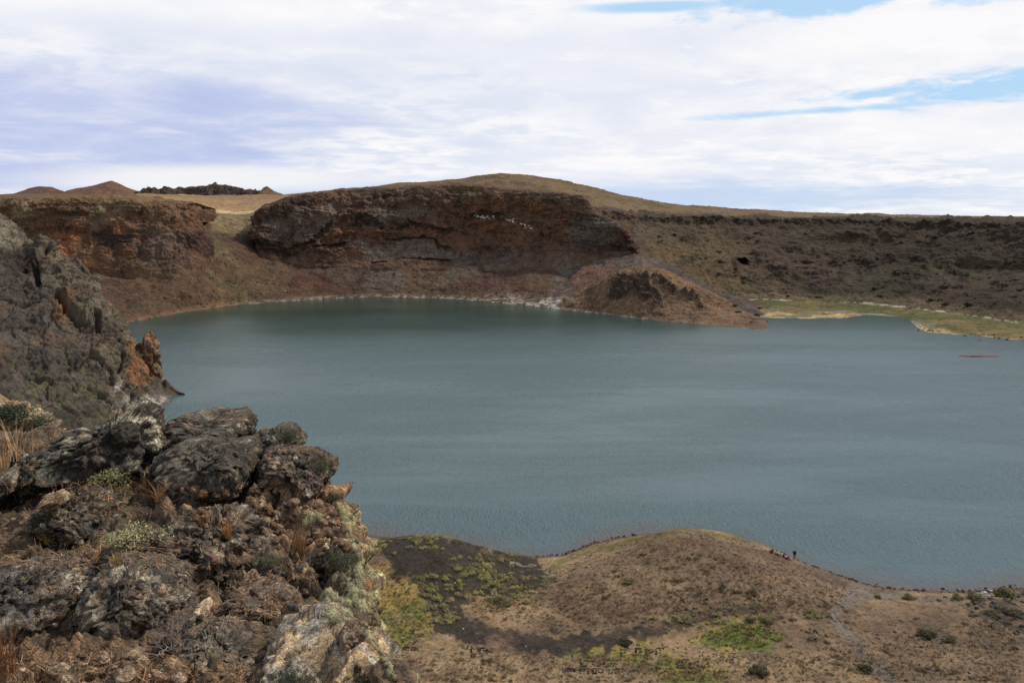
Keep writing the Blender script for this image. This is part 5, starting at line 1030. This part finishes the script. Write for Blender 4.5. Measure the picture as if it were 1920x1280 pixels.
def make_letters():
    S = {'E': [[(1, 0), (0, 0), (0, 1), (1, 1)], [(0, .5), (.8, .5)]], 'F': [[(1, 0), (0, 0), (0, 1)], [(0, .5), (.8, .5)]], 'M': [[(0, 1), (0, 0), (.5, .6), (1, 0), (1, 1)]], 'T': [[(0, 0), (1, 0)], [(.5, 0), (.5, 1)]],
         'I': [[(.5, 0), (.5, 1)]], 'P': [[(0, 1), (0, 0), (1, 0), (1, .5), (0, .5)]], 'D': [[(0, 0), (0, 1), (.7, 1), (1, .5), (.7, 0), (0, 0)]], 'J': [[(.1, 0), (1, 0)], [(.7, 0), (.7, 1), (0, 1)]], 'L': [[(0, 0), (0, 1), (1, 1)]], 'O': [[(0, 0), (1, 0), (1, 1), (0, 1), (0, 0)]],
         'B': [[(0, 1), (0, 0), (.9, 0), (.9, .45), (0, .5), (1, .6), (1, 1), (0, 1)]], 'R': [[(0, 1), (0, 0), (1, 0), (1, .5), (0, .5), (1, 1)]], 'S': [[(1, 0), (0, 0), (0, .5), (1, .5), (1, 1), (0, 1)]], 'N': [[(0, 1), (0, 0), (1, 1), (1, 0)]], '.': [[(.4, 1), (.6, 1)]], 'o': [[(.2, 0), (.8, 0), (.8, .3), (.2, .3), (.2, 0)]], '-': [[(0, .6), (1, .7)]], 'G': [[(1, 0), (0, .3), (0, 1), (1, 1), (1, .6)]], 'V': [[(0, 0), (.5, 1), (1, 0)]]}
    words = [('top row', [('F', 1164, 1174, 1217, 1227), ('.', 1182, 1186, 1217, 1227), ('E', 1192, 1202, 1215, 1226), ('M', 1212, 1230, 1216, 1227), ('T', 1233, 1244, 1215, 1227), ('o', 1247, 1254, 1212, 1217), ('.', 1260, 1265, 1208, 1217), ('.', 1270, 1273, 1207, 1215), ('.', 1284, 1288, 1206, 1216)]),
             ('initials row', [('I', 1086, 1092, 1237, 1248), ('J', 1094, 1103, 1238, 1249), ('.', 1106, 1109, 1240, 1249), ('L', 1112, 1118, 1240, 1248), ('.', 1121, 1124, 1240, 1249), ('L', 1132, 1138, 1241, 1250), ('-', 1146, 1156, 1238, 1246)]),
             ('bottom row', [('M', 1057, 1065, 1253, 1259), ('O', 1069, 1077, 1252, 1258), ('P', 1088, 1097, 1252, 1261), ('I', 1101, 1105, 1253, 1262), ('E', 1111, 1119, 1253, 1262), ('D', 1123, 1131, 1253, 1261), ('J', 1142, 1150, 1255, 1262), ('F', 1153, 1160, 1254, 1262), ('.', 1165, 1168, 1252, 1259)]),
             ('pair beside the green grass', [('B', 1270, 1281, 1241, 1252), ('.', 1284, 1287, 1242, 1252), ('G', 1293, 1309, 1240, 1251), ('-', 1317, 1328, 1245, 1251)]),
             ('small right hand row', [('V', 1342, 1350, 1237, 1242), ('N', 1356, 1363, 1234, 1240), ('E', 1369, 1376, 1234, 1241), ('D', 1384, 1393, 1236, 1242)]),
             ('upper right hand row', [('J', 1312, 1320, 1222, 1229), ('.', 1326, 1330, 1222, 1229), ('N', 1337, 1344, 1224, 1230), ('P', 1352, 1358, 1224, 1231), ('E', 1368, 1378, 1224, 1231)]),
             ('faint row at the far left', [('E', 743, 751, 1213, 1219), ('R', 755, 762, 1213, 1219), ('I', 765, 768, 1213, 1219), ('S', 772, 779, 1213, 1219), ('L', 783, 792, 1214, 1220)]),
             ('row of large letters below the cinder mound', [('V', 868, 878, 1210, 1219), ('M', 884, 896, 1212, 1222), ('E', 900, 908, 1214, 1224), ('N', 912, 922, 1216, 1225), ('R', 884, 892, 1226, 1231), ('o', 900, 908, 1227, 1233)])]
    for wi, (row, ls) in enumerate(words):
        K = Kind([rk(401, A(44, 42, 44), A(64, 58, 58), M_far_rock, 'letter_stone', 2), rk(402, A(56, 50, 50), A(38, 36, 38), M_far_rock, 'letter_stone', 2)], 'dark stone in the ground writing, '+row, 'stone', 'stones of the writing, '+row)
        for ch, x0, x1, y0, y1 in ls:
            for st in S[ch]:
                q = np.array([(x0+(x1-x0)*a, y0+(y1-y0)*b) for a, b in st]); L = np.concatenate([[0], np.cumsum(np.hypot(*np.diff(q, axis=0).T))]); n = max(2, int(L[-1]/3.0))
                for t in np.linspace(0, L[-1], n):
                    s = random.uniform(.15, .21) if row[0] != 'f' and row[0] != 'u' and row[0] != 's' else random.uniform(.11, .16); p = pick(np.interp(t, L, q[:, 0])+random.gauss(0, .4), np.interp(t, L, q[:, 1])+random.gauss(0, .3)); K.put(p, r3(), (s*1.15, s, s*.8))
make_letters()

def make_far_things():
    # bushes along the spit and the mud bar
    for i, (x, y, D, s, l) in enumerate([(1384, 585, 490, 2.6, 'dark bush on the cinders near the end of the spit'), (1378, 572, 500, 2.2, 'dark bush higher on the spit cinders'), (1420, 590, 478, 2.2, 'dark bush beside the inlet at the end of the spit'), (1409, 602, 468, 1.2, 'small green bush at the tip of the spit'), (1424, 577, 505, 1.8, 'bush behind the spit next to the meadow')]):
        p = PD(x, y, D); bush('bush', l, 'bush', p-np.array([0, 0, .6]), s, 500+i, A(46, 48, 36, 1.2), A(72, 74, 50, 1.2), 1400, .12, .4, 'bushes at the end of the spit', .8)
    def far(px, py):
        h = FARB.ray_cast(Vector(C0), Vector(ray(px, py)).normalized(), 900); return h[0]
    def cf(seed, c1, c2):
        def f(): V, F, c = dome(seed, 160, .42, .4, c1, c2, 5, .42, .6); return meshobj('slope_shrub', V, F, M_leaf, c, smooth=False)
        return f
    K = Kind([cf(61, A(62, 54, 40), A(88, 78, 56)), cf(62, A(78, 70, 46), A(104, 90, 60)), cf(63, A(52, 48, 36), A(76, 68, 50))], 'small dark shrub on the far crater wall right of the spit', 'shrub', 'shrubs scattered over the far crater wall')
    for z, n in (([(1210, 425), (1915, 435), (1915, 585), (1600, 560), (1440, 555), (1250, 480)], 250),):
        for _ in range(n):
            p = far(*rnd_in(z))
            if p is not None: s = .7+2.4*random.random()**3; K.put(p-Vector((0, 0, s*.2)), (0, 0, random.uniform(0, 6.28)), (s*1.3, s, s*.7))
    K = Kind([rk(71, A(70, 60, 56), A(98, 86, 78), M_far_rock, 'fallen_block'), rk(72, A(96, 84, 76), A(64, 56, 52), M_far_rock, 'fallen_block'), rk(73, A(130, 120, 112), A(90, 80, 74), M_far_rock, 'fallen_block')], 'fallen block lying on the scree under the far cliffs', 'rock', 'fallen blocks on the far scree')
    for z, n in (([(520, 520), (760, 530), (1010, 545), (1100, 570), (840, 552), (560, 556), (430, 568)], 90), ([(260, 550), (440, 545), (420, 568), (270, 592)], 30)):
        for _ in range(n):
            p = far(*rnd_in(z))
            if p is not None: s = .35+1.3*random.random()**3; K.put(p, r3(), (s, s, s*.8))
    K = Kind([rk(81, A(120, 96, 70), A(150, 126, 92), M_far_rock, 'shore_block'), rk(82, A(86, 70, 58), A(120, 100, 78), M_far_rock, 'shore_block')], 'brown block at the ragged edge of the far meadow', 'rock', 'blocks along the edge of the far meadow')
    for _ in range(46):
        t = random.random(); q = PZ(1716+204*t+random.gauss(0, 2), 621+19*t+random.gauss(-3, 2.4)); s = .25+.6*random.random()**2; K.put((q[0], q[1], .35), r3(), (s*1.6, s, s*.6))
    c = PZ(1832, 668); V, F = ICO[4]; V = V*np.array([9.5, 2.4, .35]); V[:, 0] += fbm(V, .25, 3, .6, 3)*2; V[:, 1] += fbm(V, .3, 4, .6, 5)*1.2
    cc = np.tile(A(108, 56, 46), (len(V), 1)); o = meshobj('mud_bar', V, F, M_far, cc); o.location = (c[0], c[1], -.12); tag(o, 'low reddish brown mud bar breaking the water at the right', 'mud bar')
make_far_things()

# ------------------------------------------------------------------ people at the waterline
def skin(name, pts, edges, mat, col, parent, sub=1):
    me = bpy.data.meshes.new(name); me.from_pydata([p[:3] for p in pts], edges, []); o = bpy.data.objects.new(name, me); COL.objects.link(o)
    o.modifiers.new('s', 'SKIN')
    for v, p in zip(me.skin_vertices[0].data, pts): v.radius = (p[3], p[3]*(p[4] if len(p) > 4 else 1))
    me.skin_vertices[0].data[0].use_root = True
    sb = o.modifiers.new('u', 'SUBSURF'); sb.levels = sub; sb.render_levels = sub
    bpy.context.view_layer.update(); dg = bpy.context.evaluated_depsgraph_get(); m2 = bpy.data.meshes.new_from_object(o.evaluated_get(dg)); o.modifiers.clear(); o.data = m2; m2.name = name; bpy.data.meshes.remove(me)
    m2.materials.clear(); m2.materials.append(mat); m2.polygons.foreach_set('use_smooth', np.ones(len(m2.polygons), bool)); o.parent = parent; return o
def plain(name, rgb, rough=.85):
    m, nt = base_mat(name); p = nd(nt, 'ShaderNodeNewGeometry').outputs['Position']; v = sstep(nt, noise(nt, p, 18, 4, .6), .3, .7, .85, 1.12)
    col = nd(nt, 'ShaderNodeVectorMath', {0: tuple(A(*rgb)), 1: nd(nt, 'ShaderNodeCombineXYZ', {0: v, 1: v, 2: v}).outputs[0]}, operation='MULTIPLY').outputs[0]; finish(nt, col, rough=rough); return m
M_skin = plain('skin', (190, 140, 112)); 
def person(label, loc, face, pose, top, bottom, hair, shoes=(60, 55, 55), rz=0, sc=1.0):
    root = bpy.data.objects.new('person', None); COL.objects.link(root); root.location = loc; root.rotation_euler = (0, 0, face); root.scale = (sc,)*3; tag(root, label, 'person', 'people resting at the water')
    if pose == 'sit':
        H = dict(pel=(0, 0, .12), ch=(0, -.03, .42), nk=(0, .0, .57), hd=(0, .03, .70), tp=(0, .03, .78), sh=(.17, 0, .52), el=(.25, .14, .34), wr=(.14, .33, .38), hip=(.09, .04, .13), kn=(.14, .40, .42), an=(.12, .55, .07), to=(.12, .68, .03)); fd = (-.25, .9, -.25)
    else:
        H = dict(pel=(0, 0, .93), ch=(0, -.01, 1.24), nk=(0, .0, 1.44), hd=(0, .03, 1.58), tp=(0, .03, 1.67), sh=(.18, 0, 1.38), el=(.28, .16, 1.24), wr=(.12, .27, 1.48), hip=(.09, 0, .90), kn=(.10, .03, .50), an=(.10, 0, .08), to=(.11, .16, .03)); fd = (-.3, .2, .9)
    pts = []; ed = []; ix = {}
    def add(k, p, r, par=None):
        ix[k] = len(pts); pts.append(tuple(p)+(r,)); 
        if par is not None: ed.append((ix[par], ix[k]))
    add('pel', H['pel'], .13); add('ch', H['ch'], .14, 'pel'); add('nk', H['nk'], .055, 'ch'); add('hd', H['hd'], .095, 'nk'); add('tp', H['tp'], .07, 'hd'); add('no', (0, H['hd'][1]+.115, H['hd'][2]-.01), .018, 'hd')
    for s in (-1, 1):
        m = lambda k: (H[k][0]*s,)+H[k][1:]
        add('sh%d' % s, m('sh'), .06, 'ch'); add('el%d' % s, m('el'), .042, 'sh%d' % s); add('wr%d' % s, m('wr'), .027, 'el%d' % s)
        w = np.array(m('wr')); f = np.array([fd[0]*s, fd[1], fd[2]]); f /= np.linalg.norm(f); sd_ = np.cross(f, (0, 0, 1.)); sd_ /= np.linalg.norm(sd_)
        add('pa%d' % s, w+f*.06, .03, 'wr%d' % s)
        for j, l in enumerate((.065, .078, .072, .055)): add('f%d%d' % (s, j), w+f*(.09+l*.5)+sd_*(j-1.5)*.02, .009, 'pa%d' % s); add('g%d%d' % (s, j), w+f*(.09+l)+sd_*(j-1.5)*.021-np.array([0, 0, .012]), .008, 'f%d%d' % (s, j))
        add('t%d' % s, w+f*.07+sd_*.05*s, .010, 'pa%d' % s)
        add('hip%d' % s, m('hip'), .085, 'pel'); add('kn%d' % s, m('kn'), .058, 'hip%d' % s); add('an%d' % s, m('an'), .038, 'kn%d' % s); add('to%d' % s, m('to'), .035, 'an%d' % s)
    skin('body', pts, ed, M_skin, None, root)
    def sub_(keys, edges, grow_, mat, nm):
        p = [pts[ix[k]][:3]+(pts[ix[k]][3]+grow_,) for k in keys]; e = [(keys.index(a), keys.index(b)) for a, b in edges]; return skin(nm, p, e, mat, None, root)
    big = .035 if pose == 'sit' else .07
    kt = ['ch', 'pel', 'nk']+[a+b for b in ('-1', '1') for a in ('sh', 'el')]+([] if pose == 'sit' else ['wr-1', 'wr1'])
    et = [('ch', 'pel'), ('ch', 'nk')]+[x for b in ('-1', '1') for x in (('ch', 'sh'+b), ('sh'+b, 'el'+b))]+([] if pose == 'sit' else [('el-1', 'wr-1'), ('el1', 'wr1')])
    sub_(kt, et, big, plain('cloth_top', top), 'jacket' if pose != 'sit' else 'shirt')
    kb = ['pel']+[a+b for b in ('-1', '1') for a in ('hip', 'kn', 'an')]; eb = [x for b in ('-1', '1') for x in (('pel', 'hip'+b), ('hip'+b, 'kn'+b), ('kn'+b, 'an'+b))]
    sub_(kb, eb, .02, plain('cloth_bottom', bottom), 'trousers')
    V, F = ICO[3]; V = V*np.array([.108, .118, .12]); V[:, 2] += H['hd'][2]+.035; V[:, 1] += H['hd'][1]-.022; meshobj('hair', V, F, plain('hair_tone', hair), parent=root)
    for s in (-1, 1):
        V, F = ICO[2]; V = V*np.array([.052, .14, .05])+np.array([H['an'][0]*s, H['an'][1]+.06, .05]); meshobj('shoe', V, F, plain('shoe_tone', shoes), parent=root)
PE = [('person in a maroon jacket sitting farthest left at the waterline', 1448, 1036.5, (104, 30, 36), (70, 40, 44), (40, 26, 24)), ('person in a pale pink shirt with black hair sitting at the waterline', 1456.5, 1039.5, (232, 190, 214), (70, 60, 70), (22, 18, 20)), ('person in a light green shirt sitting at the waterline', 1465, 1042.5, (186, 218, 150), (200, 200, 190), (46, 40, 34)),
      ('person in a dark blue shirt sitting left of the white shirted one', 1469.8, 1044.6, (40, 60, 120), (60, 60, 70), (30, 24, 24)), ('person in a bright white shirt sitting among the group', 1473.8, 1046.8, (226, 232, 250), (70, 80, 110), (30, 26, 40)), ('person in a bright red shirt sitting among the group', 1477.8, 1049.3, (206, 44, 34), (150, 40, 36), (60, 34, 26)), ('smallest seated person, in a pale grey top, right end of the group', 1482.6, 1050.8, (196, 204, 200), (180, 180, 176), (170, 160, 150))]
for i, (l, x, y, t, b, h) in enumerate(PE): person(l, pick(x, y)-Vector((0, 0, .02)), R([20, -15, 5, 30, -5, 10, -20][i]), 'sit', t, b, h, sc=.8 if i == 6 else 1)
person('person in a dark hooded jacket and tan trousers standing at the waterline', pick(1489.3, 1049.6), R(-5), 'stand', (22, 26, 28), (128, 104, 92), (18, 18, 20), (226, 222, 220))
